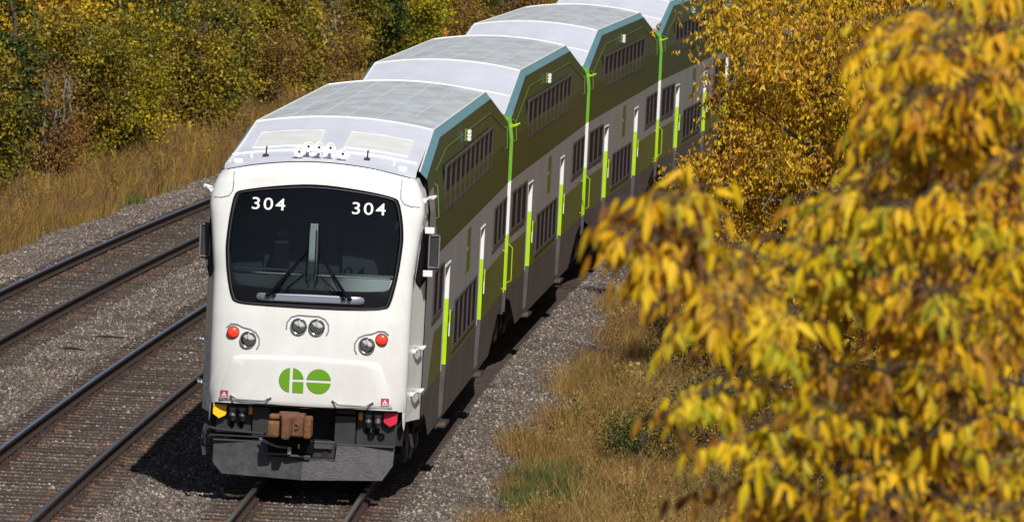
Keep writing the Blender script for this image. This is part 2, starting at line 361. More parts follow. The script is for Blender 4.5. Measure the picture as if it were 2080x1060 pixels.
# ------------------------------------------------------------------ instancing stuff with geometry nodes
def gn_scatter(name, pts, rots, scs, protos, label=None):
    me = bpy.data.meshes.new(name); me.vertices.add(len(pts)); me.vertices.foreach_set('co', np.asarray(pts, np.float32).ravel())
    a = me.attributes.new('rot', 'FLOAT_VECTOR', 'POINT'); a.data.foreach_set('vector', np.asarray(rots, np.float32).ravel())
    a = me.attributes.new('sc', 'FLOAT', 'POINT'); a.data.foreach_set('value', np.asarray(scs, np.float32))
    o = bpy.data.objects.new(name, me); C.objects.link(o); o['kind'] = 'stuff'
    col = bpy.data.collections.new(name+'_pieces')
    for p in protos: col.objects.link(p)
    ng = bpy.data.node_groups.new(name, 'GeometryNodeTree'); ng.interface.new_socket('Geometry', in_out='INPUT', socket_type='NodeSocketGeometry'); ng.interface.new_socket('Geometry', in_out='OUTPUT', socket_type='NodeSocketGeometry')
    N, K = ng.nodes, ng.links; gi = N.new('NodeGroupInput'); go = N.new('NodeGroupOutput'); ip = N.new('GeometryNodeInstanceOnPoints'); ci = N.new('GeometryNodeCollectionInfo')
    ci.inputs['Collection'].default_value = col; ci.inputs['Separate Children'].default_value = True; ci.inputs['Reset Children'].default_value = True
    ip.inputs['Pick Instance'].default_value = True
    ri = N.new('FunctionNodeRandomValue'); ri.data_type = 'INT'; ri.inputs['Min'].default_value = 0; ri.inputs['Max'].default_value = len(protos)-1
    ra = N.new('GeometryNodeInputNamedAttribute'); ra.data_type = 'FLOAT_VECTOR'; ra.inputs['Name'].default_value = 'rot'
    sa = N.new('GeometryNodeInputNamedAttribute'); sa.data_type = 'FLOAT'; sa.inputs['Name'].default_value = 'sc'
    er = N.new('FunctionNodeEulerToRotation'); K.new(ra.outputs[0], er.inputs[0])
    K.new(gi.outputs[0], ip.inputs['Points']); K.new(ci.outputs[0], ip.inputs['Instance']); K.new(ri.outputs[2], ip.inputs['Instance Index']); K.new(er.outputs[0], ip.inputs['Rotation']); K.new(sa.outputs[0], ip.inputs['Scale']); K.new(ip.outputs[0], go.inputs[0])
    md = o.modifiers.new('scatter', 'NODES'); md.node_group = ng
    if label: o['label'] = label
    return o
rg = np.random.RandomState(11)
def np_tr(off, s, z):
    th = (s-L/2)/RR; x = RR*(1-np.cos(th)); y = L/2+RR*np.sin(th)
    return np.stack([x+off*np.cos(th), y-off*np.sin(th), z+GR*y], 1)
zp_v = np.vectorize(zprof)
def in_view(P, marg=60, top=-60):
    d = P-np.array(CAM); w = d@np.array(FW); px = 1040+FPX*(d@np.array(RT))/w; py = 530-FPX*(d@np.array(UP))/w
    return (px > -marg) & (px < 2080+marg) & (py > top) & (py < 1060+marg)
# ballast stones
st = []
for k in range(8):
    r2 = np.random.RandomState(k); bm = bmesh.new(); bmesh.ops.create_icosphere(bm, subdivisions=1, radius=1)
    sc3 = r2.uniform(.55, 1.15, 3)
    for v in bm.verts: v.co = Vector([v.co[i]*sc3[i]*r2.uniform(.75, 1.2) for i in range(3)])
    me = bpy.data.meshes.new('stone'); bm.to_mesh(me); bm.free(); me.materials.append(M['stone']); st.append(bpy.data.objects.new('stone', me))
n = 560000
off = rg.uniform(-11.4, 3.2, n); s = -12+140*rg.rand(n)**1.25
keep = (np.abs(off) > 1.35) | (s < 7)
keep &= ~((off > -9.3) & (off < -1.5) & (s > 105))
P = np_tr(off, s, zp_v(off)); keep &= in_view(P)
for r in RAILS: keep &= ~(np.abs(off-r) < .075)
onsl = np.zeros(n, bool)
for tc in (0, -4.005, -7.955):
    st0 = {0: -9, -4.005: -8, -7.955: 22}[tc]
    ph = ((s-st0+.28) % .56)-.28; onsl |= (np.abs(off-tc) < 1.32) & (np.abs(ph) < .12)
keep &= ~(onsl & (rg.rand(n) < .85))
edge = ((off > 2.5) | (off < -10.9)); keep &= ~(edge & (rg.rand(n) < .6))
P = P[keep]; sc = rg.uniform(.013, .029, len(P))*(1+(rg.rand(len(P)) < .04)*.5); P[:, 2] += sc*.25-.004*0
gn_scatter('ballast_stones', P, rg.uniform(0, 6.28, (len(P), 3)), sc, st, 'grey and brown crushed stone ballast')
print('stones', len(P))

# ------------------------------------------------------------------ grass
def tuft(mname, nb, h, spread, wid, seed, lean=.35, heads=False):
    r = np.random.RandomState(seed); V = []; F = []
    for i in range(nb):
        a = r.uniform(0, 6.28); d = spread*math.sqrt(r.rand()); bx, by = d*math.cos(a), d*math.sin(a)
        hh = h*r.uniform(.5, 1.1); la = r.uniform(0, 6.28); le = hh*lean*r.uniform(.2, 1.2); w = wid*r.uniform(.6, 1.3); wa = r.uniform(0, 3.14); wx, wy = w*math.cos(wa), w*math.sin(wa)
        o = len(V); lx, ly = le*math.cos(la), le*math.sin(la)
        V += [(bx-wx, by-wy, -.03), (bx+wx, by+wy, -.03), (bx+lx*.35+wx*.8, by+ly*.35+wy*.8, hh*.6), (bx+lx*.35-wx*.8, by+ly*.35-wy*.8, hh*.6), (bx+lx, by+ly, hh), (bx+lx, by+ly, hh*.99)]
        F += [(o, o+1, o+2, o+3), (o+3, o+2, o+4, o+5)]
    return raw_mesh('tuft', np.array(V), np.array(F), [mname])
def weed(mname, seed, h):
    r = np.random.RandomState(seed); V = []; F = []
    for i in range(7):
        a = r.uniform(0, 6.28); lx, ly = .25*h*math.cos(a), .25*h*math.sin(a); hh = h*r.uniform(.7, 1.1); o = len(V); w = .006
        V += [(-w, 0, -.03), (w, 0, -.03), (lx+w, ly, hh), (lx-w, ly, hh)]; F += [(o, o+1, o+2, o+3)]
        for k in range(26):
            t = r.uniform(.4, 1.02); p = np.array([lx*t, ly*t, hh*t])+r.normal(0, .03, 3); q = r.normal(0, .016, 3); q2 = r.normal(0, .009, 3); o = len(V)
            V += [tuple(p), tuple(p+q*.5+q2), tuple(p+q), tuple(p+q*.5-q2)]; F += [(o, o+1, o+2, o+3)]
    return raw_mesh('weed', np.array(V), np.array(F), [mname])
def scatter_area(name, n, o0, o1, s0, s1, protos, scl, label, clump=.5, dens=None, spow=1.0):
    off = rg.uniform(o0, o1, n); s = s0+(s1-s0)*rg.rand(n)**spow; P = np_tr(off, s, zp_v(off)-.03)
    k = in_view(P, 120, -150)
    if dens is not None: k &= rg.rand(n) < dens(off, s)
    P = P[k]; off = off[k]; s = s[k]
    f = np.sin(P[:, 0]*1.7+np.sin(P[:, 1]*.9)*2)*np.sin(P[:, 1]*.55+P[:, 0]*.6); sc = (scl[0]+(scl[1]-scl[0])*rg.rand(len(P)))*(1+clump*.5*f)
    R = np.zeros((len(P), 3)); R[:, 2] = rg.uniform(0, 6.28, len(P)); R[:, 0] = rg.normal(0, .08, len(P)); R[:, 1] = rg.normal(0, .08, len(P))
    return gn_scatter(name, P, R, sc, protos, label)
dry = [tuft('grass_dry', 46, .46, .20, .0034, k, .5) for k in range(9)]+[weed('grass_dry', 40+k, .5) for k in range(1)]
def right_d(o, s): return np.clip((o-2.35-.25*np.sin(s*.9)-.2*np.sin(s*.37))/.7, 0, 1)*np.where((((o-3.2)/.5)**2+((s-6.5)/4.5)**2) < 1, .08, 1)
scatter_area('dry_grass_bank', 26000, 2.1, 13, -12, 120, dry, (.6, 1.15), 'tan and rusty dry grass on the bank right of the train', .6, right_d, 1.3)
leftg = [tuft('grass_left', 40, .6, .24, .0045, 60+k, .45) for k in range(7)]+[weed('grass_left', 80+k, .7) for k in range(2)]
def left_d(o, s): return np.clip((-o-10.75-.3*np.sin(s*.5))/.8, 0, 1)
scatter_area('weedy_grass_bank', 26000, -24, -10.3, 40, 240, leftg, (.6, 1.25), 'orange and brown weeds below the trees left of the tracks', .7, left_d)
grn = [tuft('grass_green', 40, .26, .15, .005, 100+k) for k in range(3)]
def grn_d(o, s): return ((((o-3.2)/.6)**2+((s-6.5)/5.0)**2) < 1)*1.0+((((o-5.6)/1.6)**2+((s-38)/12)**2) < 1)*.25
scatter_area('green_grass_patch', 16000, 2.4, 8, 0, 60, grn, (.7, 1.3), 'short bright green grass patch at the foot of the bank', .4, grn_d)
def grl_d(o, s): return ((((o+11.5)/.4)**2+((s-58)/5)**2) < 1)*.15+((((o+10.9)/.35)**2+((s-80)/10)**2) < 1)*.03
scatter_area('green_weed_edge', 6000, -12.3, -10.2, 45, 120, grn, (.8, 1.6), 'low green weeds at the gravel edge left', .4, grl_d)

# ------------------------------------------------------------------ cab nose surface
def _lerp(t,pts):
    if t<=pts[0][0]: return pts[0][1]
    for (a,b),(c,d) in zip(pts,pts[1:]):
        if t<=c: return b+(d-b)*(t-a)/(c-a)
    return pts[-1][1]
NOSE_N=3.4; NOSE_D=0.40
def nose_w(zb): return _lerp(zb,[(.9,1.37),(1.3,1.385),(3.0,1.395),(3.6,1.46),(3.9,1.50),(4.05,1.495),(4.2,1.45),(4.3,1.40),(4.36,1.34)])
def nose_y0(zb): return _lerp(zb,[(.9,.08),(1.3,.03),(1.8,0),(2.4,0.0),(2.8,.03),(3.3,.09),(3.8,.17),(4.2,.26),(4.36,.34)])
def nose_arch(zb): return _lerp(zb,[(3.1,0),(3.7,.05),(4.36,.2)])
def NPhi(ph,zb):
    w=nose_w(zb); s=math.sin(ph); c=math.cos(ph)
    x=w*math.copysign(abs(s)**(2/NOSE_N),s); y=nose_y0(zb)+NOSE_D*(1-abs(c)**(2/NOSE_N))
    return (x,y,zb+nose_arch(zb)*(1-(x/1.4)**2))
def inv_zb(x,z):
    zb=z
    for _ in range(12): zb=z-nose_arch(zb)*(1-(x/1.4)**2)
    return zb
def phi_of(x,zb):
    q=min(1,abs(x)/nose_w(zb))**(NOSE_N/2); return math.copysign(math.asin(min(1,q)),x)
def FP(x,z):
    zb=inv_zb(x,z); return NPhi(phi_of(x,zb),zb)

# ------------------------------------------------------------------ passenger cars
HL = L-.38
def sx(z): return _lerp(z, [(.3, 1.46), (.7, 1.485), (1.3, 1.5), (3.9, 1.5), (4.25, 1.45), (4.78, 1.38)])
def side_top(y, cab):
    a = [(1.1, 4.36), (5.03, 4.78)] if cab else [(.38, 4.20), (5.5, 4.78)]
    return _lerp(y, a+[(L-5.5, 4.78), (HL, 4.20)])
def skirt_bot(y, cab):
    if cab: return _lerp(y, [(1.1, 1.02), (2.2, 1.0), (3.6, .58), (L-4.2, .5), (L-2.0, 1.05), (HL, 1.2)])
    return _lerp(y, [(.38, 1.2), (2.0, 1.05), (4.2, .5), (L-4.2, .5), (L-2.0, 1.05), (HL, 1.2)])
DOORS = [(5.95, 7.35), (16.45, 17.85)]
def roof_edge(y, cab):
    a = [(.34, 4.40), (1.1, 4.47), (5.03, 4.87)] if cab else [(.38, 4.30), (5.5, 4.87)]
    return _lerp(y, a+[(L-5.5, 4.87), (HL, 4.30)])
def roof_w(y, cab): return _lerp(y, ([(.34, 1.34), (5.03, 1.28)] if cab else [(.38, 1.34), (5.5, 1.28)])+[(L-5.5, 1.28), (HL, 1.34)])
def roofz(x, y, cab): w = roof_w(y, cab); return roof_edge(y, cab)+.125*(1-(x/w)**2)
CX = -.045                       # the cab end sits a touch to the left of the coupler line
def make_car(cab, name):
    root = empty(name)
    y0 = 1.1 if cab else .38
    ys = sorted(set([y0, 2.0, 2.4, 4.2, 5.0, 5.03 if cab else 5.5, L-5.5, L-4.2, L-2.0, HL, 3.6]+[v for d in DOORS for v in d]+[9.5, 12, 14.5, 22]))
    # side walls, open where the doors are
    for sg in (1, -1):
        b = MB()
        for ya, yb in zip(ys, ys[1:]):
            isdoor = any(abs(ya-d[0]) < 1e-6 for d in DOORS)
            def rows(y):
                t = side_top(y, cab); sb = skirt_bot(y, cab)
                return [sb, max(sb, .62), 1.32, 2.05, 2.85, 3.17, 3.9, 3.9+(t-3.9)*.5, t]
            ra, rb = rows(ya), rows(yb)
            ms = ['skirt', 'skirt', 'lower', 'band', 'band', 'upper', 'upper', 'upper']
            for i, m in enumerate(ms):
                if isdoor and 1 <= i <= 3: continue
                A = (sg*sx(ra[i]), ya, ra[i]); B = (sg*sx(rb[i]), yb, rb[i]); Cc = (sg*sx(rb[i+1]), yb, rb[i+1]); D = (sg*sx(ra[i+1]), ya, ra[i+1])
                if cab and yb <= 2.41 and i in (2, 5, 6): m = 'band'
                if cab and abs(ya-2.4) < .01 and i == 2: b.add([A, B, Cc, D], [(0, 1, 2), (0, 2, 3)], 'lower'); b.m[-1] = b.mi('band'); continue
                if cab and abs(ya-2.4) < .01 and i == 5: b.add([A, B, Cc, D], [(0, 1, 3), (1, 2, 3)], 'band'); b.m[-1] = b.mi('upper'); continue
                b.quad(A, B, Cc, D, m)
        # door recesses: jambs, head
        for d0, d1 in DOORS:
            for yy, mats in ((d1, ('skirt', 'lime', 'white2')), (d0, ('skirt', 'lower', 'band'))):  # rear jamb keeps the sunlit paints, front jamb the shaded copies
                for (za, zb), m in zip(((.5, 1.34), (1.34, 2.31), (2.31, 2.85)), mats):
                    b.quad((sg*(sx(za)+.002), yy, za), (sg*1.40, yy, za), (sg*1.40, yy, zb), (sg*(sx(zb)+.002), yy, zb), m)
            b.quad((sg*1.5, d0, 2.85), (sg*1.5, d1, 2.85), (sg*1.40, d1, 2.85), (sg*1.40, d0, 2.85), 'black')
        # gutter line of bright green under the roof edge, panel seams
        b.build('side_wall', root)
        g = MB(); yl = [3.2 if cab else 1.2, 6.2, L-6.2, L-1.2]
        pts = [(sg*(sx(side_top(y, cab)-.2)+.012), y, side_top(y, cab)-.20) for y in yl]
        g.tube(pts, .006, 'trimolive', 5); g.build('gutter_trim', root)
        # doors with windows, steps
        for d0, d1 in DOORS:
            b = MB(); x = sg*1.415
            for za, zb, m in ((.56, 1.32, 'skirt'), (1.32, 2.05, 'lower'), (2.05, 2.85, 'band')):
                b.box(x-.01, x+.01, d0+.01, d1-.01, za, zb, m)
            b.box(x-.013, x+.013, (d0+d1)/2-.008, (d0+d1)/2+.008, .62, 2.84, 'black')
            dr = b.build('side_door', root)
            for q in (-1, 1):
                w = MB(); yc = (d0+d1)/2+q*.34; w.box(x-sg*.005, x+sg*.02, yc-.22, yc+.22, 1.75, 2.5, 'pane'); w.build('door_window', dr)
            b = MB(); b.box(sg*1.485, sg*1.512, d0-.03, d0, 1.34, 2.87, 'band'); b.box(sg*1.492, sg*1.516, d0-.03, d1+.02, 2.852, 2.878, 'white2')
            b.box(sg*1.515, sg*1.53, d1+.12, d1+.2, 1.75, 1.95, 'white2'); b.box(sg*1.5, sg*1.516, d1+.5, d1+.53, 1.75, 2.12, 'lime')
            b.build('door_trim', root)
            b = MB(); b.box(sg*1.42, sg*1.60, d0+.1, d1-.1, .50, .545, 'steel', .008); b.box(sg*1.55, sg*1.595, d0+.1, d0+.2, .546, .585, 'rustyellow'); b.box(sg*1.50, sg*1.55, d0+.1, d0+.2, .546, .575, 'rust')
            b.box(sg*1.40, sg*1.44, d0+.05, d0+.12, .6, 1.3, 'skirt'); b.build('door_step', root)
        # windows
        def window(ya, yb, za, zb):
            x = sx((za+zb)/2); f = MB(); w = .06
            for a, c, e, g_ in ((ya, yb, zb-.05, zb), (ya, yb, za, za+.06), (ya, ya+w, za+.06, zb-.05), (yb-w, yb, za+.06, zb-.05)):
                f.box(sg*(x-.01), sg*(x+.026), a, c, e, g_, 'frame', .005)
            fr = f.build('window', root); p = MB(); p.box(sg*(x-.01), sg*(x+.008), ya+w, yb-w, za+.06, zb-.05, 'pane'); p.build('pane', fr)
        def strip(a, c, n, za, zb):
            w = (c-a)/n
            for i in range(n): window(a+i*w+.05, a+(i+1)*w-.05, za, zb)
        strip(5.0, 19.2, 10, 3.69, 4.38)
        strip(8.9, 15.6, 5, 1.44, 2.19)
        strip(20.7, 25.1, 3, 2.28, 2.98)
        if cab: strip(2.7, 5.3, 2, 2.25, 2.98)
        else: strip(.9, 5.3, 3, 2.25, 2.97)
        # access panel and indicator lamps
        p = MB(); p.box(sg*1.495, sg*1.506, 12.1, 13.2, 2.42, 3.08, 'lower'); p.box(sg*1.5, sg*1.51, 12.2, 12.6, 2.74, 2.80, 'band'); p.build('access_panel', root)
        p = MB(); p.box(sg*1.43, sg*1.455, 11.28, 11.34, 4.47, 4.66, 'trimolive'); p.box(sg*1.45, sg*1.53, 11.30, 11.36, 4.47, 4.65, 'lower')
        for k in range(3):
            p.lathe((sg*1.50, 11.30, 4.505+k*.056), (0, -1, 0), [(0, .032), (.02, .032), (.02, .014), (.01, .012), (.01, 0)], 'white2', 12)
        p.build('side_indicator', root)
        # grab rails by the ends
        p = MB()
        for yy in ([L-2.2] if cab else [.9, L-2.2]): p.tube([(sg*1.47, yy, 3.82), (sg*1.54, yy, 3.85), (sg*1.52, yy, 4.18), (sg*1.44, yy, 4.2)], .009, 'trimolive', 6)
        if cab: p.tube([(sg*1.47, 2.7, 3.72), (sg*1.54, 2.7, 3.75), (sg*1.50, 2.7, 4.2), (sg*1.44, 2.7, 4.22)], .009, 'trimolive', 6)
        p.build('upper_grab_rail', root)
        p = MB()
        for yy in ([L-1.1] if cab else [.75, L-1.1]): p.tube([(sg*1.5, yy, 1.42), (sg*1.57, yy, 1.46), (sg*1.57, yy, 2.02), (sg*1.5, yy, 2.08)], .008, 'lime', 6)
        p.build('lower_grab_rail', root)
        # corner posts, in the livery paints without the side shade
        for yy, q in (([HL] if cab else [.38, HL])and [(v, -1 if v < 1 else 1) for v in ([HL] if cab else [.38, HL])]):
            p = MB()
            for za, zb, m in ((.95, 1.32, 'skirt'), (1.32, 2.28, 'lime'), (2.28, 3.18, 'white2'), (3.18, 3.9, 'green'), (3.9, 4.27, 'green')):
                xa, xb = sx(za), sx(zb); y1 = yy+q*.05
                vs = []
                for z, x in ((za, xa), (zb, xb)):
                    vs += [(sg*(x-.12), yy, z), (sg*(x+.018), yy, z), (sg*(x+.018), y1, z), (sg*(x-.12), y1, z)]
                p.add(vs, [(0, 1, 5, 4), (1, 2, 6, 5), (2, 3, 7, 6), (3, 0, 4, 7), (0, 3, 2, 1), (4, 5, 6, 7)], m)
            p.tube([(sg*1.40, yy+q*.03, 4.17), (sg*1.52, yy+q*.05, 4.12), (sg*1.62, yy+q*.02, 4.16)], .014, 'lime', 6)
            p.build('corner_post', root)
        # edge between side and roof, sky reflection painted in as teal
        t = MB(); yv = [y0 if not cab else .95]+[5.03 if cab else 5.5, L-5.5, HL]
        for ya, yb in zip(yv, yv[1:]):
            A = (sg*sx(side_top(ya, cab)), ya, side_top(ya, cab)); B = (sg*sx(side_top(yb, cab)), yb, side_top(yb, cab))
            Cc = (sg*roof_w(yb, cab), yb, roof_edge(yb, cab)+.004); D = (sg*roof_w(ya, cab), ya, roof_edge(ya, cab)+.004)
            t.quad(A, B, Cc, D, 'teal')
        t.build('roof_edge_strip', root)
    # roof: two slopes and the flat middle
    yB = 5.03 if cab else 5.5
    def roof_piece(nm, ya, yb, m):
        b = MB(); nx = 16; ny = 6
        for j in range(ny+1):
            y = ya+(yb-ya)*j/ny
            for i in range(nx+1):
                x = roof_w(y, cab)*(2*i/nx-1); b.v.append((x, y, roofz(x, y, cab)))
        for j in range(ny):
            for i in range(nx): k = j*(nx+1)+i; b.f.append((k, k+1, k+nx+2, k+nx+1)); b.m.append(b.mi(m))
        return b.build(nm, root, smooth=True)
    if not cab: roof_piece('roof_front_slope', .38, yB, 'roofwhite')
    roof_piece('roof_rear_slope', L-5.5, HL, 'roofwhite')
    rf = roof_piece('roof', yB, L-5.5, 'roofgrey')
    sm = MB()
    for i in range(1, 6):
        f = 2*i/6-1
        sm.tube([(roof_w(y, cab)*f, y, roofz(roof_w(y, cab)*f, y, cab)) for y in (yB+.05, 9, 13, 17, L-5.6)], .009, 'roofwhite', 5)
    sm.build('roof_seam', rf)
    cr = MB()
    for yy in (yB, L-5.5): cr.tube([(roof_w(yy, cab)*f/8, yy, roofz(roof_w(yy, cab)*f/8, yy, cab)+.004) for f in range(-8, 9)], .017, 'rooflight' if yy < 9 else 'white2', 6)
    for sg in (1, -1):
        cr.tube([(sg*roof_w(y, cab), y, roof_edge(y, cab)+.01) for y in ((1.0 if cab else .4), yB, L-5.5, HL)], .013, 'white2', 6)
    if not cab: cr.tube([(roof_w(2.4, cab)*f/8, 2.4, roofz(roof_w(2.4, cab)*f/8, 2.4, cab)+.002) for f in range(-8, 9)], .016, 'rooflight', 6)
    cr.build('roof_trim', root)
    # end walls
    for yy in ([HL] if cab else [.38, HL]):
        b = MB()
        for za, zb, m in ((.95, 1.32, 'skirt'), (1.32, 2.28, 'lime'), (2.28, 3.18, 'white2'), (3.18, 4.2, 'green')):
            b.quad((-sx(za), yy, za), (sx(za), yy, za), (sx(zb), yy, zb), (-sx(zb), yy, zb), m)
        b.add([(-1.45, yy, 4.2), (1.45, yy, 4.2), (1.34, yy, 4.3), (.7, yy, 4.39), (0, yy, 4.425), (-.7, yy, 4.39), (-1.34, yy, 4.3)], [(0, 1, 2, 3, 4, 5, 6)], 'green')
        b.build('end_wall', root)
    b = MB(); b.box(-.55, .55, HL, L+.30, 1.25, 3.4, 'black', .04)
    for k in range(5): b.box(-.6, .6, HL+.06+k*.12, HL+.10+k*.12, 1.2, 3.45, 'black')
    b.build('gangway_bellows', root)
    # floor, underframe and bogies
    b = MB(); b.box(-1.38, 1.38, 1.3 if cab else .45, HL-.05, 1.05, 1.25, 'dark'); b.box(-1.15, 1.15, 4.6, L-4.6, .42, 1.06, 'dark'); b.box(-.25, .25, .2 if not cab else 1, L-.1, .8, 1.06, 'dark')
    b.build('underframe', root)
    for yc in (3.3, L-3.3):
        bg_ = MB()
        for sg in (1, -1):
            bg_.prism([(yc-1.6, .62), (yc-1.2, .42), (yc-.5, .34), (yc+.5, .34), (yc+1.2, .42), (yc+1.6, .62), (yc+1.3, .78), (yc-1.3, .78)], sg*1.05, sg*1.2, 'dark', 'yz')
            for dy in (-1.25, 1.25): bg_.lathe((sg*1.2, yc+dy, .46), (sg, 0, 0), [(0, .16), (.06, .16), (.09, .11), (.09, 0)], 'steel', 14)
            for dy in (-.35, .35): bg_.tube([(sg*1.14, yc+dy, .42), (sg*1.14, yc+dy, .95)], .1, 'steel', 10)
            bg_.tube([(sg*1.32, yc-.9, .55), (sg*1.34, yc-1.0, .85), (sg*1.30, yc-1.1, 1.0)], .03, 'steel', 6)
        bg_.box(-1.1, 1.1, yc-.3, yc+.3, .45, .85, 'dark')
        bo = bg_.build('bogie', root)
        for dy in (-1.25, 1.25):
            for sg in (1, -1):
                w = MB(); w.lathe((sg*.68, yc+dy, .46), (sg, 0, 0), [(-.02, 0), (-.02, .49), (.02, .49), (.025, .46), (.13, .455), (.13, .36), (.09, .33), (.09, .12), (.14, .1), (.14, 0)], 'steel', 28); w.build('wheel', bo, smooth=False)
            w = MB(); w.tube([(-.7, yc+dy, .46), (.7, yc+dy, .46)], .08, 'dark', 10); w.build('axle', bo)
    return root

# ---- the cab end
def star(outline, c, rings, m, off=.004, skirt=0, dens=4):
    """a patch that follows the nose; outline is a star-shaped (x, z) polygon about c"""
    pts = []
    for (a, b_), (c2, d2) in zip(outline, outline[1:]+outline[:1]):
        for k in range(dens): pts.append((a+(c2-a)*k/dens, b_+(d2-b_)*k/dens))
    b = MB(); n = len(pts)
    def P(x, z, o): p = FP(x, z); return (p[0]*(1+o*.3), p[1]-o, p[2])
    vs = [P(c[0], c[1], off)]; fs = []
    for r in range(1, rings+1):
        for x, z in pts: vs.append(P(c[0]+(x-c[0])*r/rings, c[1]+(z-c[1])*r/rings, off))
    for k in range(n): fs.append((0, 1+k, 1+(k+1) % n))
    for r in range(rings-1):
        for k in range(n): a = 1+r*n; fs.append((a+k, a+(k+1) % n, a+n+(k+1) % n, a+n+k))
    if skirt:
        o = len(vs)
        for x, z in pts:
            dx, dz = x-c[0], z-c[1]; l = math.hypot(dx, dz); vs.append(P(x+dx/l*skirt, z+dz/l*skirt, -.006))
        a = 1+(rings-1)*n
        for k in range(n): fs.append((a+k, a+(k+1) % n, o+(k+1) % n, o+k))
    b.add(vs, fs, m); return b
def smooth_poly(p, it=2):
    for _ in range(it):
        q = []
        for (a, b_), (c, d) in zip(p, p[1:]+p[:1]): q += [(a*.75+c*.25, b_*.75+d*.25), (a*.25+c*.75, b_*.25+d*.75)]
        p = q
    return p
SH = .045
MASK = [(x+SH-.0, z) for x, z in [(-1.19, 4.08), (-1.10, 4.12), (-.72, 4.19), (-.3, 4.24), (0, 4.25), (.31, 4.23), (.74, 4.18), (1.04, 4.12), (1.11, 4.07), (1.17, 3.82), (1.195, 3.59), (1.19, 3.41), (1.15, 3.02), (1.07, 2.64), (1.01, 2.56), (.57, 2.53), (-.06, 2.525), (-.79, 2.535), (-1.08, 2.55), (-1.16, 2.61), (-1.24, 2.95), (-1.275, 3.29), (-1.27, 3.46), (-1.24, 3.80)]]
GLASS = [(x+SH, z) for x, z in [(-1.12, 4.03), (-1.03, 4.08), (-.68, 4.145), (-.3, 4.19), (0, 4.20), (.31, 4.185), (.70, 4.14), (.99, 4.08), (1.05, 4.02), (1.11, 3.81), (1.14, 3.59), (1.13, 3.41), (1.10, 3.10), (1.04, 2.86), (.98, 2.81), (-.06, 2.785), (-1.06, 2.80), (-1.12, 2.86), (-1.18, 3.11), (-1.215, 3.29), (-1.21, 3.47), (-1.18, 3.78)]]
def make_nose(root):
    nose = empty('cab_front'); nose.parent = root; nose.location = (CX, 0, 0)
    # shell with the windscreen hole
    hole = smooth_poly(MASK, 1); cz = 3.35
    def hole_r(a):
        dx, dz = math.cos(a), math.sin(a); best = 9
        for (x1, z1), (x2, z2) in zip(hole, hole[1:]+hole[:1]):
            X1 = x1; Z1 = z1-cz; ex = x2-x1; ez = z2-z1; den = dx*ez-dz*ex
            if abs(den) < 1e-9: continue
            t = (X1*ez-Z1*ex)/den; u = (X1*dz-Z1*dx)/den
            if t > 0 and -1e-6 <= u <= 1+1e-6: best = min(best, t)
        return best
    # boundary in (phi, zb): rectangle
    PM = math.pi/2; zlo, zhi = 1.15, 4.36
    angs = sorted([2*math.pi*k/220 for k in range(220)]+[math.atan2(zz-cz, xx) % (2*math.pi) for xx, zz in ((1.51, zlo), (-1.51, zlo), (1.4, zhi), (-1.4, zhi))])
    b = MB(); R = 16; V = []
    for a in angs:
        r = hole_r(a); hx, hz = r*math.cos(a), cz+r*math.sin(a); zb = inv_zb(hx, hz); hp = phi_of(hx, zb)
        dx, dz = math.cos(a), math.sin(a)
        # outer point: ray against |x|<=1.53 and the z range (x mapped to phi afterwards)
        ts = []
        if abs(dx) > 1e-6: ts.append(1.51/abs(dx))
        if dz > 1e-6: ts.append((zhi-cz)/dz)
        if dz < -1e-6: ts.append((zlo-cz)/dz)
        t = min(ts); ox, oz = t*dx, cz+t*dz
        op = math.copysign(PM, ox) if abs(ox) > 1.50 else phi_of(ox, oz) if abs(ox) < nose_w(oz) else math.copysign(PM, ox)
        for k in range(R+1):
            f = k/R; V.append(NPhi(hp+(op-hp)*f, zb+(oz-zb)*f))
    n = len(angs); F = []
    for i in range(n):
        j = (i+1) % n
        for k in range(R): F.append((i*(R+1)+k, j*(R+1)+k, j*(R+1)+k+1, i*(R+1)+k+1))
    b.add(V, F, 'white')
    shell = b.build('cab_shell', nose, smooth=True)
    # side wings that come down beside the coupler pocket, and the return to the side walls
    for sg in (1, -1):
        b = MB(); xs = [1.25, 1.30, 1.36, 1.42, 1.47, 1.50, 1.515, 1.52]; rows = []
        ph = None
        N_ = 9; phs = [sg*(phi_of(1.335, 1.15)+(PM-phi_of(1.335, 1.15))*k/N_) for k in range(N_+1)]
        top = [NPhi(p, 1.15) for p in phs]; bot = []
        for k, p in enumerate(phs):
            f = k/N_; zl = _lerp(f, [(0, 1.10), (.2, .95), (.45, .88), (.7, .93), (1, 1.02)]); q = NPhi(p, max(.95, zl)); bot.append((q[0], q[1], zl))
        mid = [tuple((a_+c_)/2 for a_, c_ in zip(p, q)) for p, q in zip(top, bot)]
        for r1, r2 in ((top, mid), (mid, bot)):
            o = len(b.v); b.v += r1+r2
            for k in range(N_): b.f.append((o+k, o+k+1, o+N_+1+k+1, o+N_+1+k)); b.m.append(b.mi('white'))
        # strip joining the shell edge to the side wall at y = 1.12
        zs = [1.0, 1.3, 2, 2.8, 3.4, 3.85, 4.05, 4.2, 4.3, 4.36]
        for za, zc in zip(zs, zs[1:]):
            p, q = NPhi(sg*PM, za), NPhi(sg*PM, zc)
            jx = lambda z: _lerp(z, [(3.3, 1.53), (4.0, 1.515), (4.2, 1.465), (4.36, 1.37)])
            b.quad(p, (sg*jx(p[2]), 1.14, p[2]), (sg*jx(q[2]), 1.14, q[2]), q, 'white')
            b.quad((sg*jx(p[2]), 1.14, p[2]), (sg*sx(p[2])-CX, 1.16, p[2]), (sg*sx(q[2])-CX, 1.16, q[2]), (sg*jx(q[2]), 1.14, q[2]), 'black')
        b.build('cab_skirt_wing', nose, smooth=False)
    # roof of the cab end, from the top of the nose back to the roof bend
    b = MB(); nx = 24; ny = 10
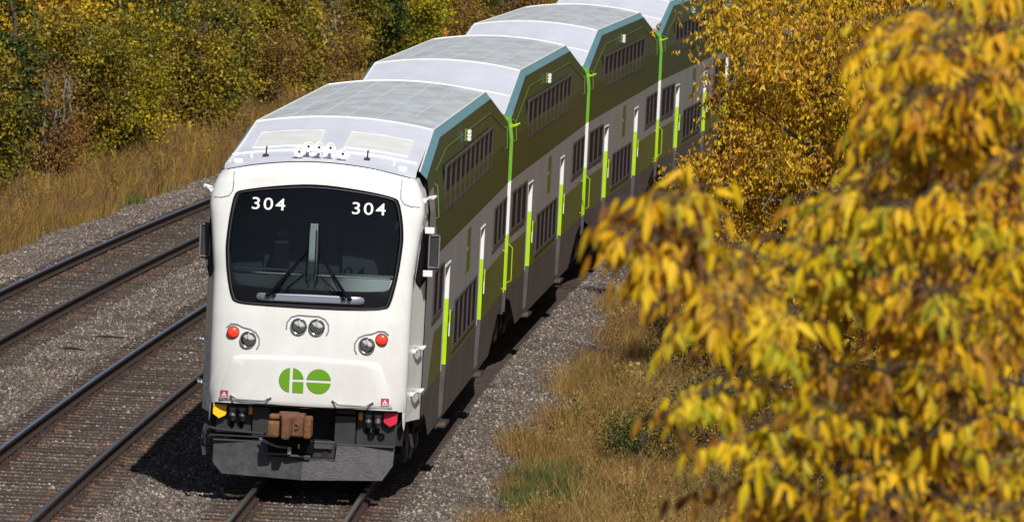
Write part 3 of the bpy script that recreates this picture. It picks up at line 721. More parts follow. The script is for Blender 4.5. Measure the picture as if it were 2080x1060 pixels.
    for j in range(ny+1):
        f = j/ny
        for i in range(nx+1):
            u = 2*i/nx-1; a = NPhi(phi_of(u*nose_w(4.36), 4.36), 4.36)
            y = 5.03; x = u*roof_w(y, True)-CX*1; e = (x, y, roofz(x+CX, y, True))
            yy = a[1]+(e[1]-a[1])*f**1.5; xx = a[0]+(e[0]-a[0])*f**1.5
            zz = roofz(u*roof_w(yy, True), yy, True)
            if j == 0: zz = a[2]
            b.v.append((xx, yy, zz))
    for j in range(ny):
        for i in range(nx): k = j*(nx+1)+i; b.f.append((k, k+1, k+nx+2, k+nx+1)); b.m.append(b.mi('white' if j < 0 else 'roofwhite'))
    cr = b.build('cab_roof', nose, smooth=True)
    def rp(x, y, o=.006): return (x, y, roofz(x, y, True)+o)
    for (xa, xb) in ((-1.05, -.14), (.24, 1.13)):
        p = MB(); nn = 8
        for sgn in (0,):
            vs = []; fs = []
            for j in range(nn+1):
                for i in range(nn+1): vs.append(rp(xa+(xb-xa)*i/nn, 2.05+1.5*j/nn, .02))
            for j in range(nn):
                for i in range(nn): k = j*(nn+1)+i; fs.append((k, k+1, k+nn+2, k+nn+1))
            p.add(vs, fs, 'rooflight')
            rim = [rp(xa, 2.05, .012), rp((xa+xb)/2, 2.05, .012), rp(xb, 2.05, .012), rp(xb, 3.55, .012), rp((xa+xb)/2, 3.55, .012), rp(xa, 3.55, .012), rp(xa, 2.05, .012)]
            p.tube(rim, .014, 'white2', 6)
        p.build('roof_hatch', cr)
    p = MB(); p.tube([rp(x/10*1.3, 1.62, .012) for x in range(-10, 11)], .017, 'white2', 6)
    for sg in (1, -1):
        p.tube([rp(sg*1.0, 1.15, .0), rp(sg*1.0, 1.15, .06)], .02, 'white2', 6); p.box(sg*1.15-.06, sg*1.15+.06, .78, .84, 4.47, 4.53, 'white2')
    p.build('roof_ledge', cr)
    p = MB(); p.tube([NPhi(phi_of(u/16*nose_w(4.355), 4.355), 4.355) for u in range(-16, 17)], .008, 'steel', 6)
    for sg in (1, -1):
        pl = [(1.17, 4.36), (1.165, 4.22), (1.17, 4.1), (1.22, 4.03), (1.32, 4.0), (1.42, 3.995), (1.49, 3.99)]
        p.tube([(lambda q: (q[0], q[1]-.002, q[2]))(FP(sg*x, z)) for x, z in pl], .006, 'steel', 5)
    p.build('panel_seam', shell)
    # windscreen: black surround, glass, interior
    surround = smooth_poly(MASK, 1); gl = smooth_poly(GLASS, 1)
    def ring(A, B, m, o1, o2):
        N_ = 140; b = MB(); c0 = (-.0, 3.42)
        def pol(poly):
            out = []
            for k in range(N_):
                a = 2*math.pi*k/N_; dx, dz = math.cos(a), math.sin(a); best = 9
                for (x1, z1), (x2, z2) in zip(poly, poly[1:]+poly[:1]):
                    X = x1-c0[0]; Z = z1-c0[1]; ex = x2-x1; ez = z2-z1; den = dx*ez-dz*ex
                    if abs(den) < 1e-9: continue
                    t = (X*ez-Z*ex)/den; u = (X*dz-Z*dx)/den
                    if t > 0 and -1e-6 <= u <= 1+1e-6: best = min(best, t)
                out.append((c0[0]+dx*best, c0[1]+dz*best))
            return out
        pa, pb = pol(A), pol(B); V = []
        for r in range(4):
            f = r/3
            for (xa, za), (xb, zb) in zip(pa, pb): q = FP(xa+(xb-xa)*f, za+(zb-za)*f); V.append((q[0], q[1]+o1+(o2-o1)*f, q[2]))
        F = [(r*N_+k, r*N_+(k+1) % N_, (r+1)*N_+(k+1) % N_, (r+1)*N_+k) for r in range(3) for k in range(N_)]
        return b.add(V, F, m)
    def scaled(poly, d):
        c0 = (0, 3.4); out = []
        for x, z in poly: l = math.hypot(x-c0[0], z-c0[1]); out.append((x+(x-c0[0])/l*d, z+(z-c0[1])/l*d))
        return out
    sr = ring(scaled(surround, .012), scaled(surround, -.035), 'black', .0, .012); sr.v += []
    s1 = sr.build('windscreen_seal', nose, smooth=True)
    ring(scaled(surround, -.035), gl, 'black', .014, .03).build('windscreen_surround', nose, smooth=True)
    rim = MB(); pts = [(lambda q: (q[0], q[1]+.006, q[2]))(FP(x, z)) for x, z in scaled(surround, -.04)]; rim.tube(pts+[pts[0]], .006, 'hose', 5, cap=False); rim.build('seal_bead', s1)
    star(gl, (-.02, 3.42), 9, 'glass', -.03).build('windscreen', nose, smooth=True)
    b = MB(); pp = [(-.71, 2.72), (-.74, 2.705), (-.755, 2.665), (-.74, 2.63), (-.70, 2.615), (.69, 2.622), (.73, 2.64), (.745, 2.675), (.73, 2.715), (.69, 2.73)]
    star([(x, z) for x, z in pp], (0, 2.675), 3, 'plate', .006, .006).build('wiper_plate', nose, smooth=True)
    # cab inside
    b = MB(); b.box(-1.36, 1.36, 1.25, 1.30, 2.3, 4.3, 'interior'); b.box(-1.36, -1.30, .75, 1.3, 2.3, 4.0, 'interior'); b.box(1.30, 1.36, .75, 1.3, 2.3, 4.0, 'interior'); b.box(-1.2, 1.2, .6, 1.3, 4.12, 4.16, 'interior'); b.box(-1.36, 1.36, .45, 1.3, 2.28, 2.3, 'interior')
    b.box(-.75, -.45, 1.16, 1.24, 2.9, 3.65, 'interior'); b.box(.35, .95, 1.1, 1.24, 2.9, 3.6, 'interior')
    b.build('cab_wall', nose)
    b = MB(); b.box(-1.2, 1.16, .20, .7, 2.45, 2.97, 'interior2', .01); b.box(-1.2, -.14, .25, .30, 3.03, 3.06, 'hosecap'); b.box(.08, 1.14, .25, .30, 3.0, 3.03, 'hosecap'); b.box(-.30, -.12, .24, .30, 2.92, 2.985, 'white2'); b.box(-1.18, -1.1, .24, .30, 2.93, 2.98, 'white2')
    b.box(.1, 1.1, .255, .262, 2.86, 2.9, 'steel'); b.build('driver_desk', nose)
    b = MB(); b.box(-.07, .045, .22, .34, 2.5, 3.70, 'interior2', .01); b.box(.02, .03, .205, .222, 3.0, 3.62, 'steel'); b.build('centre_pillar', nose)
    b = MB(); b.box(-.62, -.38, .8, .95, 3.0, 3.42, 'black', .04); b.box(-.58, -.42, .82, .93, 3.42, 3.6, 'black', .03); b.build('driver_seat', nose)
    # numbers on the windscreen
    for cxn in (-.705+SH, .69+SH):
        cu = bpy.data.curves.new('fleet_number', 'FONT'); cu.body = '304'; cu.size = .238; cu.align_x = 'CENTER'; cu.align_y = 'CENTER'; cu.offset = .001; cu.space_character = 1.18; cu.extrude = .001
        cu.materials.append(M['white2']); t = bpy.data.objects.new('fleet_number', cu); C.objects.link(t); t.parent = nose
        p = FP(cxn, 3.94); q1 = FP(cxn+.2, 3.94); q0 = FP(cxn-.2, 3.94); u1 = FP(cxn, 4.02); u0 = FP(cxn, 3.86)
        X = (Vector(q1)-Vector(q0)).normalized(); Y = (Vector(u1)-Vector(u0)).normalized(); Z = X.cross(Y).normalized(); Y = Z.cross(X)
        mw = Matrix(((X.x, Y.x, Z.x, p[0]), (X.y, Y.y, Z.y, p[1]-.004), (X.z, Y.z, Z.z, p[2]), (0, 0, 0, 1)))
        t.matrix_local = mw @ Matrix.Diagonal((1.22, 1, 1, 1))
    # wipers
    for sg, foot in ((-1, (-.60, 2.70)), (1, (.54, 2.70))):
        w = MB()
        def W_(x, z, o=.05): q = FP(x, z); return (q[0], q[1]-o, q[2])
        f = foot; tip = (sg*.085, 3.33)
        w.tube([W_(f[0], f[1], .03), W_(f[0]*.6+tip[0]*.4, f[1]*.6+tip[1]*.4, .06), W_(*tip, .05)], .010, 'black', 6)
        w.tube([W_(f[0]-sg*.09, f[1], .03), W_((f[0]-sg*.09)*.6+tip[0]*.4, f[1]*.6+tip[1]*.4, .06), W_(*tip, .05)], .010, 'black', 6)
        w.tube([W_(f[0]-sg*.04, f[1]+.02, .07), W_(sg*.30, 3.02, .075)], .022, 'black', 6)
        w.lathe(W_(f[0], f[1], 0), (0, -1, 0), [(0, .035), (.05, .03), (.06, 0)], 'black', 10); w.lathe(W_(f[0]-sg*.09, f[1], 0), (0, -1, 0), [(0, .03), (.05, .025), (.06, 0)], 'black', 10)
        wp = w.build('wiper', nose)
        w = MB(); w.tube([W_(sg*.075, 2.88, .02), W_(sg*.085, 3.33, .025), W_(sg*.06, 3.70, .02)], .009, 'black', 6); w.tube([W_(sg*.11, 3.0, .03), W_(sg*.34, 2.80, .03)], .012, 'black', 6); w.tube([W_(sg*.09, 3.05, .025), W_(sg*.045, 2.82, .02), W_(sg*.02, 3.02, .025)], .008, 'black', 6); w.build('wiper_blade', wp)
    # lamps
    def lamp(x, z, r):
        q = FP(x, z); l = MB(); l.lathe((x, q[1]+.02, z), (0, -1, 0), [(0, r*1.12), (.04, r*1.12), (.05, r*1.02), (.045, r*.95), (.02, r*.86), (.0, r*.5), (-.015, r*.22), (.0, r*.2), (.02, 0)], 'reflector', 28); o = l.build('headlight', nose, smooth=True)
        g = MB(); g.lathe((x, q[1]+.02, z), (0, -1, 0), [(.040, r*1.13), (.055, r*1.06), (.045, r*.96)], 'chrome', 28); g.build('headlight_rim', o, smooth=True)
        g = MB(); g.tube([(x, q[1]-.012, z+r*.2), (x+.004, q[1]-.02, z+r*.85)], .012, 'white2', 6); g.lathe((x, q[1], z), (0, -1, 0), [(0, .022), (.02, .018), (.03, 0)], 'chrome', 12); g.lathe((x-r*.35, q[1]-.01, z-r*.6), (0, -1, 0), [(0, .02), (.01, 0)], 'white2', 8); g.build('bulb_holder', o)
        g = MB(); g.lathe((x, q[1]+.02, z), (0, -1, 0), [(.046, r*.97), (.056, r*.6), (.06, 0)], 'lensglass', 24); g.build('lens', o, smooth=True)
    for x, z in ((-.19+SH, 2.285), (.06+SH, 2.285), (-.885+SH, 2.065), (.765+SH, 2.065)): lamp(x, z, .103)
    for x in (-1.10+SH, .965+SH):
        q = FP(x, 2.155); l = MB(); l.lathe((x, q[1]+.01, 2.155), (0, -1, 0), [(0, .088), (.03, .088), (.035, .078)], 'steel', 24); o = l.build('marker_lamp', nose, smooth=True)
        l = MB(); l.lathe((x, q[1]+.01, 2.155), (0, -1, 0), [(.025, .078), (.045, .06), (.055, .03), (.058, 0)], 'redlens', 20); l.build('red_lens', o, smooth=True)
    g = MB()
    def tubeon(pl, r, m='band', o=.003): g.tube([(lambda q: (q[0], q[1]-o, q[2]))(FP(x+SH, z)) for x, z in pl], r, m, 6)
    tubeon([(-.36, 2.24), (-.355, 2.33), (-.30, 2.41), (-.2, 2.44), (-.06, 2.435), (.08, 2.435), (.17, 2.40), (.22, 2.33), (.225, 2.24), (.20, 2.18)], .011)
    tubeon([(-1.19, 2.22), (-1.13, 2.27), (-1.05, 2.27), (-.96, 2.23), (-.86, 2.21), (-.78, 2.17), (-.73, 2.09), (-.73, 2.0), (-.76, 1.94)], .011)
    tubeon([(1.06, 2.22), (1.0, 2.27), (.92, 2.27), (.83, 2.23), (.73, 2.21), (.65, 2.17), (.60, 2.09), (.60, 2.0), (.63, 1.94)], .011)
    g.build('lamp_recess_shade', shell)  # grey lines stand for the shaded groove round the lamps
    star([(-1.07+SH, 1.80), (-.96+SH, 1.84), (-.06+SH, 1.85), (.84+SH, 1.83), (.94+SH, 1.79), (1.06+SH, 1.50), (1.13+SH, 1.20), (-.06+SH, 1.18), (-1.25+SH, 1.20), (-1.19+SH, 1.50)], (0, 1.5), 6, 'white', .016, .035).build('nose_panel', nose, smooth=True)
    # logo: G and O cut from two discs
    def face_poly(poly, b, m, o=.024):
        b.add([(lambda q: (q[0], q[1]-o, q[2]))(FP(x, z)) for x, z in poly], [tuple(range(len(poly)))], m)
    lg = MB(); gx, ox, zc, r = -.26+SH, .122+SH, 1.535, .172
    arc = lambda cx_, a0, a1, n=14: [(cx_+r*math.cos(math.radians(a0+(a1-a0)*k/n)), zc+r*math.sin(math.radians(a0+(a1-a0)*k/n))) for k in range(n+1)]
    q = math.degrees(math.acos(-.022/r)); face_poly(arc(gx, q, 360-q), lg, 'logo')
    lg2 = [(gx+.020, zc+.018)]+[(x, z) for x, z in arc(gx, 7, 83)]; face_poly(lg2, lg, 'logo')
    face_poly([(gx+.020, zc-.02), (gx+.020, zc-r), (gx+r, zc-r), (gx+r, zc-.02)], lg, 'logo')
    face_poly(arc(ox, 6.5, 173.5), lg, 'logo'); face_poly(arc(ox, 186.5, 353.5), lg, 'logo'); lg.build('logo', nose)
    for x, z in ((-1.19+SH, 1.285), (1.05+SH, 1.285)):
        b = MB(); h = .055
        for pl, m, o in (([(x-h, z-h), (x+h, z-h), (x+h, z+h), (x-h, z+h)], 'redsign', .020), ([(x-h*.7, z-h*.45), (x+h*.7, z-h*.45), (x, z+h*.7)], 'white2', .024), ([(x-h*.12, z-h*.3), (x+h*.12, z-h*.3), (x, z+h*.3)], 'redsign', .028), ([(x-h*.8, z-h*.85), (x+h*.8, z-h*.85), (x+h*.8, z-h*.65), (x-h*.8, z-h*.65)], 'white2', .024)): face_poly(pl, b, m, o)
        b.build('warning_label', nose)
    for xa, xb in ((-1.06, -.57), (.36, .85)):
        b = MB(); F_ = lambda x, z, o: (lambda q: (q[0], q[1]-o, q[2]))(FP(x+SH, z))
        b.tube([F_(xa-.04, 1.27, .01), F_(xa, 1.26, .05), F_(xa+.05, 1.225, .08), F_(xb-.05, 1.225, .08), F_(xb, 1.26, .05), F_(xb+.04, 1.27, .01)], .012, 'chrome', 8)
        for x in (xa-.03, xb+.03): b.lathe(F_(x, 1.27, .01), (0, -1, 0), [(0, .022), (.02, .018), (.025, 0)], 'chrome', 8)
        b.build('front_handrail', nose)
    # side hand holds (white) and mirrors
    for x, y, z in ((-1.49, .62, 4.10), (-1.46, .70, 1.98), (-1.46, .70, 1.38), (1.49, .62, 4.10), (1.44, .60, 2.0), (1.44, .60, 1.40)):
        sg = 1 if x > 0 else -1; b = MB()
        b.tube([(x, y, z-.03), (x+sg*.05, y-.05, z+.02), (x+sg*.10, y+.10, z+.0), (x+sg*.13, y+.32, z+.03), (x+sg*.03, y+.40, z)], .019, 'white2', 7)
        b.lathe((x, y, z-.03), (sg, -.3, 0), [(-.02, .035), (.02, .035), (.03, .02)], 'white2', 10); b.build('hand_hold', nose)
    for sg in (-1, 1):
        xo = 1.60 if sg > 0 else -1.60; b = MB(); xc = xo+SH
        b.box(xc-.075, xc+.075, .70, .78, 3.12, 3.62, 'steel', .03); m_ = b.build('wing_mirror', nose)
        b = MB(); pts = [(xc-.07, .69, 3.15), (xc+.07, .69, 3.15), (xc+.07, .69, 3.59), (xc-.07, .69, 3.59)]; b.tube(pts+[pts[0]], .012, 'hosecap', 6); b.build('mirror_rim', m_)
        b = MB()
        for z in (3.66, 3.06):
            b.box(sg*1.50, xc-sg*.01, .70, .78, z-.045, z+.045, 'white2', .012)
        b.tube([(sg*1.535, .72, 3.1), (sg*1.535, .72, 3.62)], .012, 'black', 6); b.build('mirror_bracket', m_)
        # cab side window on the corner
        def P_(t, z, o=.006): a = NPhi(sg*math.pi/2, inv_zb(1.5, z)); return (a[0]+(sg*1.53-a[0])*t+sg*o, a[1]+(1.14-a[1])*t-o, z)
        b = MB(); b.add([P_(.10, 2.98), P_(.5, 2.88), P_(.92, 2.98), P_(.92, 3.68), P_(.3, 3.66)], [(0, 1, 2, 3, 4)], 'pane')
        pts = [P_(.10, 2.98), P_(.5, 2.88), P_(.92, 2.98), P_(.92, 3.68), P_(.3, 3.66)]; b.tube(pts+[pts[0]], .022, 'black', 6); b.build('cab_side_window', nose)
    # horns
    for i, (x, y, z) in enumerate(((-.355, .95, 4.66), (-.235, 1.05, 4.735), (-.08, .95, 4.735), (.08, .95, 4.735), (.255, .95, 4.66))):
        b = MB(); b.lathe((x+SH, y-.12, z), (0, 1, 0), [(.02, .018), (.02, .026), (.012, .052), (0, .070), (.0, .076), (.02, .074), (.10, .045), (.22, .026), (.45, .02), (.5, .035), (.56, .035), (.56, 0)], 'white2', 22)
        h = b.build('horn', nose, smooth=True); b = MB(); b.lathe((x+SH, y-.12, z), (0, 1, 0), [(.018, .030), (.03, .022), (.03, 0)], 'black', 14); b.build('horn_throat', h)
    b = MB(); b.box(-.42+SH, .33+SH, 1.28, 1.36, 4.50, 4.64, 'white2', .01); b.box(-.05+SH, .1+SH, 1.22, 1.30, 4.5, 4.74, 'white2'); b.build('horn_bracket', nose)
    for x in (-.80, .62):
        b = MB(); b.tube([rp(x, 1.2, 0), rp(x+.01, 1.2, .14)], .012, 'steel', 6); b.box(x-.04, x+.04, 1.14, 1.26, roofz(x, 1.2, True), roofz(x, 1.2, True)+.03, 'steel'); b.build('roof_antenna', nose)
    # coupler pocket
    b = MB(); b.box(-1.34, 1.34, .48, .54, .66, 1.22, 'dark'); b.box(-1.30+SH, -.80+SH, .30, .48, .74, 1.14, 'steel', .01); b.box(.66+SH, 1.22+SH, .30, .48, .66, 1.14, 'steel', .01)
    b.box(-.79+SH, -.55+SH, .22, .46, .70, 1.13, 'steel', .01); b.box(.36+SH, .65+SH, .2, .46, .62, 1.06, 'steel', .01); b.box(.36+SH, .65+SH, .26, .46, 1.075, 1.15, 'steel', .01)
    b.box(.02+SH, .38+SH, .12, .4, .46, .70, 'steel', .012); b.box(.02+SH, .35+SH, .06, .14, .60, .66, 'hose'); b.build('end_plate', nose)
    b = MB(); b.tube([(lambda q: (q[0], q[1]-.003, 1.15+.018*(1-abs(x)/1.3)))(FP(x, 1.15)) for x in [k/12*1.27 for k in range(-12, 13)]], .016, 'black', 6); b.build('pocket_edge', nose)
    for nm, xs_, m in (('yellow_cover', -1.245, 'yellow'), ('red_cover', 1.135, 'redc')):
        x = xs_+SH; b = MB(); b.prism([(x-.098, 1.14), (x-.098, 1.00), (x-.01, .94), (x+.075, .985), (x+.09, 1.02), (x+.09, 1.14)], .20, .30, m); b.box(x-.10, x+.092, .19, .31, 1.10, 1.14, m, .008); b.build(nm, nose)
    for x in (-1.065, -.935, .825, .955):
        b = MB(); X = x+SH; b.lathe((X, .22, 1.07), (0, -.5, 1), [(0, .055), (.04, .06), (.05, .05), (.055, 0)], 'hosecap', 14); b.tube([(X, .23, 1.07), (X, .20, .99), (X, .24, .93)], [.05, .048, .04], 'hose', 10); b.tube([(X, .24, .94), (X-.01, .30, .84)], .034, 'black', 8); b.build('jumper_socket', nose)
    for x in (-.82, .715):
        b = MB(); b.box(x+SH-.03, x+SH+.03, .2, .29, 1.01, 1.12, 'orange', .012); b.tube([(x+SH, .24, 1.12), (x+SH, .24, 1.145)], .022, 'hosecap', 8); b.build('amber_cover', nose)
    for x in (.87, 1.01):
        b = MB(); X = x+SH; b.tube([(X+.04*math.cos(a/10*6.28), .27, .80+.035*math.sin(a/10*6.28)) for a in range(11)], .012, 'black', 6); b.build('hose_ring', nose)
    # rusty knuckle coupler
    cp = MB(); cp.box(-.12, .20, -.42, .25, .78, 1.08, 'rust', .03); cp.box(-.16, .12, -.30, .0, 1.04, 1.10, 'rust', .02)
    co = empty('coupler'); co.parent = nose; co.location = (-.235+SH, 0, 0)
    cp.build('coupler_body', co)
    cp = MB(); cp.box(-.30, -.13, -.46, -.1, .76, .99, 'rustyellow', .035); cp.box(-.28, -.14, -.40, -.1, 1.01, 1.07, 'rustyellow', .015); cp.build('coupler_jaw', co); cp = MB(); cp.box(.20, .31, -.42, -.05, .76, 1.06, 'rustyellow', .03); cp.build('coupler_guard', co)
    cp = MB(); cp.box(-.10, .02, -.52, -.35, .74, 1.06, 'rust', .035); cp.lathe((.10, -.425, .93), (0, -1, 0), [(0, .05), (.015, .05), (.02, .03), (.01, .02)], 'rust', 12); cp.tube([(.06, -.43, 1.03), (.06, -.43, .80)], .02, 'rust', 8); cp.build('coupler_knuckle', co)
    cp = MB(); cp.tube([(-.42, -.05, .70), (-.3, -.15, .66), (-.16, -.2, .62), (.0, -.1, .60)], .018, 'hosecap', 6); cp.box(-.30, .33, -.05, .15, .52, .72, 'black', .02)
    cp.tube([(-.33, -.1, .50), (-.05, -.14, .515), (.0, -.16, .50), (.30, -.12, .49)], .020, 'hose', 7); cp.box(.12, .14, -.12, -.08, .60, .66, 'lime'); cp.box(-.02, .03, -.2, -.1, .52, .62, 'hosecap'); cp.build('coupler_linkage', co)
    # uncoupling bar and side hoses
    b = MB(); b.tube([(-1.43+SH, .1, .60), (-1.45+SH, .05, .76), (-1.38+SH, .05, .82), (-1.25+SH, .02, .80), (-.58+SH, .0, .77)], .022, 'steel', 7); b.box(-1.36+SH, -.6+SH, .02, .08, .71, .73, 'steel'); b.tube([(-1.43+SH, .1, .42), (-1.47+SH, .2, .62), (-1.44+SH, .3, .84)], .03, 'steel', 6)
    b.tube([(1.40+SH, .5, .50), (1.44+SH, .4, .66), (1.40+SH, .4, .84)], .025, 'steel', 6); b.build('uncoupling_lever', nose)
    # snow plough: two angled blades with a notch for the coupler
    for sg, poly in ((-1, [(-1.31, .645), (-.55, .645), (-.54, .465), (-.045, .435), (-.045, .165), (-1.17, .19), (-1.305, .34)]), (1, [(-.045, .435), (.40, .455), (.415, .65), (1.21, .665), (1.20, .41), (1.06, .20), (-.045, .165)])):
        b = MB(); nn = len(poly)
        def yb(x, z): return -.16+.16*abs(x+.045)/1.2-(.65-z)*.20
        # subdivide vertically for the curved blade
        def clipz(za, zb):
            pass
        front = [(x+SH, yb(x, z)+.12, z) for x, z in poly]; back = [(x, y+.03, z) for x, y, z in front]
        b.add(front, [tuple(range(nn))], 'plow'); b.add(back, [tuple(range(nn))[::-1]], 'plow')
        b.add(front+back, [(i, (i+1) % nn, nn+(i+1) % nn, nn+i) for i in range(nn)], 'steel'); b.build('snow_plough', nose)
    b = MB(); b.box(-1.31+SH, -.55+SH, .06, .15, .645, .665, 'hose'); b.box(.415+SH, 1.21+SH, .06, .15, .662, .682, 'hose'); b.box(-.54+SH, .40+SH, -.04, .05, .448, .463, 'hose')
    for x in (-1.0, -.4, .3, .9): b.box(x-.04, x+.04, .10, .5, .30, .64, 'dark')
    b.build('plough_brace', nose)
    return nose

TH = [0, .0145, .0286, .0413, .0545]; P0 = [Vector((0, 0, 0))]
for t in TH[:-1]: P0.append(P0[-1]+Vector((math.sin(t), math.cos(t), GR))*L)
cabcar = make_car(True, 'cab_car'); make_nose(cabcar)
tag(cabcar, 'white-fronted double-deck cab car number 304 leading the commuter train', 'train car', 'double-deck cars of the commuter train')
coach = make_car(False, 'passenger_coach'); coaches = [coach]+[copy_tree(coach) for _ in range(3)]
CL = ['second double-deck car of the train, coupled right behind the white cab', 'third double-deck car, its door steps beside the yellow leaf tips',
      'fourth double-deck car, its lower half starting to vanish behind the golden tree', 'farthest double-deck car, only its roof corner and front post showing above the tree']
for o, p, t, lb in zip(coaches, P0[1:], TH[1:], CL):
    o.location = p; o.rotation_euler = (GR, 0, -t); tag(o, lb, 'train car', 'double-deck cars of the commuter train')
cabcar.rotation_euler = (GR, 0, 0)

# ------------------------------------------------------------------ foliage
def leaf_cards(r, P, D, Ln, Wd, droop=None):
    """kite-shaped leaves: P base points, D unit directions, returns verts and quads"""
    n = len(P); up = r.normal(0, 1, (n, 3)); sd = np.cross(D, up); sd /= np.linalg.norm(sd, axis=1)[:, None]+1e-9
    nn = np.cross(sd, D); a = P; b = P+D*(Ln*.45)[:, None]+sd*(Wd*.5)[:, None]+nn*(Ln*.06)[:, None]; c = P+D*Ln[:, None]-nn*(Ln*.10)[:, None]; d = P+D*(Ln*.45)[:, None]-sd*(Wd*.5)[:, None]+nn*(Ln*.06)[:, None]
    V = np.stack([a, b, c, d], 1).reshape(-1, 3); F = np.arange(4*n).reshape(n, 4); return V, F
def limb(b, p, q, r0, r1, m, rr, sag=.0, seg=4):
    p = Vector(p); q = Vector(q); pts = []; k = (q-p).length
    for i in range(seg+1):
        t = i/seg; w = p.lerp(q, t); 
        if 0 < i < seg: w += Vector((rr.uniform(-1, 1), rr.uniform(-1, 1), rr.uniform(-.6, .6)))*k*.05
        w.z += sag*math.sin(t*math.pi)*k; pts.append(w)
    b.tube(pts, [r0+(r1-r0)*i/seg for i in range(seg+1)], m, 6, cap=False); return pts
def tree_proto(seed, H, Wd, low, nclump, nleaf, lsize, lm, bark='bark', droopy=False, csize=.42, stems=1, flat=.0):
    r = np.random.RandomState(seed); rr = random.Random(seed)
    # clump centres: uneven shells of a lumpy crown
    lobes = [(r.uniform(-.45, .45)*Wd/2, r.uniform(-.45, .45)*Wd/2, low+(H-low)*r.uniform(.15, .85), r.uniform(.30, .5)) for _ in range(9)]
    cl = []
    while len(cl) < nclump:
        lx, ly, lz, lr = lobes[r.randint(len(lobes))]; d = r.normal(0, 1, 3); d /= np.linalg.norm(d); q = r.uniform(.55, 1.05)
        p = np.array([lx+d[0]*lr*Wd*q*.62, ly+d[1]*lr*Wd*q*.62, lz+d[2]*lr*(H-low)*q*.62])
        if p[2] < low*.5 or p[2] > H: continue
        cl.append(p)
    cl = np.array(cl); wood = MB(); th = H*.022+.03
    tops = []
    for s_ in range(stems):
        bx, by = (r.uniform(-.35, .35, 2) if stems > 1 else (0, 0)); tx, ty = bx+r.uniform(-.2, .2)*Wd*.5*(1 if stems == 1 else 1.6), by+r.uniform(-.2, .2)*Wd*.5*(1 if stems == 1 else 1.6)
        pts = limb(wood, (bx, by, -.3), (tx, ty, H*.82), th/math.sqrt(stems), th*.25, bark, rr, 0, 7); tops += pts[1:]
    tp = np.array([p[:] for p in tops]); forks = []
    for p in cl[::max(1, nclump//34)]:
        k = np.argmin(np.linalg.norm(tp-p, axis=1)+np.where(tp[:, 2] > p[2], 2.0, 0)); forks.append(limb(wood, tp[k], p, th*.32, .008, bark, rr, .04, 4))
    fp = np.array([q[:] for f in forks for q in f[1:]])
    for p in cl[::2]:
        k = np.argmin(np.linalg.norm(fp-p, axis=1)); wood.tube([fp[k], (fp[k]+p)/2+r.normal(0, .04, 3), p], [.012, .008, .004], bark, 4, cap=False)
    per = nleaf//nclump; idx = np.repeat(np.arange(nclump), per); n = len(idx)
    P = cl[idx]+r.normal(0, 1, (n, 3))*csize*np.array([1, 1, .62]); cen = np.array([0, 0, (H+low)/2])
    if droopy:
        # leaflets hang in small fans from shared points
        nf = n//6; fi = np.repeat(np.arange(nf), 6); base = P[:nf][r.permutation(nf)]; n = nf*6; ax = r.normal(0, 1, (nf, 3)); ax[:, 2] = -abs(ax[:, 2])*.5-.2; ax /= np.linalg.norm(ax, axis=1)[:, None]
        t = np.tile(np.linspace(0, 1, 6), nf)[:, None]; P = base[fi]+ax[fi]*t*lsize*1.7; D = ax[fi]*.45+r.normal(0, .45, (n, 3)); D[:, 2] -= .95; D /= np.linalg.norm(D, axis=1)[:, None]
        tint0 = r.rand(nf)[fi]
    else:
        D = (P-cen); D /= np.linalg.norm(D, axis=1)[:, None]+1e-6; D = D*.5+r.normal(0, .7, (n, 3)); D[:, 2] -= .25; D /= np.linalg.norm(D, axis=1)[:, None]; tint0 = r.rand(nclump)[idx]
    Ln = lsize*r.uniform(.6, 1.25, n); W_ = Ln*(.42 if droopy else .62)*r.uniform(.8, 1.2, n); V, F = leaf_cards(r, P, D, Ln, W_)
    tint = np.clip(tint0*.6+r.rand(n)*.55-.08, 0, 1)
    crown = raw_mesh('crown', V, F, [lm], np.repeat(tint, 4)); tk = wood.build('trunk'); C.objects.unlink(tk)
    return crown, tk
class Spec:
    def __init__(s, *a, **k): s.c, s.t = tree_proto(*a, **k)
def plant(spec, off, s, name, label, cat, group, sc=1.0, rz=None, dz=-.05, sz=None):
    e = empty(name, tr(off, s, zprof(off)+dz), rnd.uniform(0, 6.28) if rz is None else rz); e.scale = (sc, sc, sz or sc); tag(e, label, cat, group)
    for o in (spec.t, spec.c): c = o.copy(); C.objects.link(c); c.parent = e
    return e
S_ol = [Spec(21, 4.6, 3.8, .3, 150, 24000, .10, 'leaf_olive', 'barkd', stems=4, csize=.26), Spec(22, 4.2, 4.0, .2, 140, 22000, .11, 'leaf_olive', 'barkd', stems=4, csize=.28)]
S_br = [Spec(23, 4.0, 3.6, .2, 150, 15000, .09, 'leaf_brown', 'bark', stems=7, csize=.3), Spec(24, 3.2, 3.2, .1, 120, 12000, .085, 'leaf_brown', 'bark', stems=7, csize=.28)]
S_gr = [Spec(25, 5.5, 3.6, .3, 170, 24000, .12, 'leaf_green', 'barkd', stems=2, csize=.3)]
S_li = [Spec(26, 5.2, 4.0, .3, 150, 22000, .12, 'leaf_lime', 'barkd', stems=3, csize=.3), Spec(27, 3.6, 3.2, .1, 110, 14000, .10, 'leaf_lime', 'barkd', stems=4, csize=.26)]
S_bg = [Spec(28, 9.5, 6.5, 1.2, 200, 26000, .15, 'leaf_olive', 'barkd'), Spec(29, 10.5, 6.5, 1.4, 190, 24000, .15, 'leaf_green', 'barkd'), Spec(30, 9, 6.2, 1.2, 190, 24000, .15, 'leaf_gold', 'barkd')]
S_mid = [Spec(31, 8.6, 7.0, 1.3, 460, 84000, .100, 'leaf_gold', 'bark', droopy=True, csize=.40), Spec(32, 7.6, 6.4, .9, 400, 70000, .100, 'leaf_gold', 'bark', droopy=True, csize=.40)]
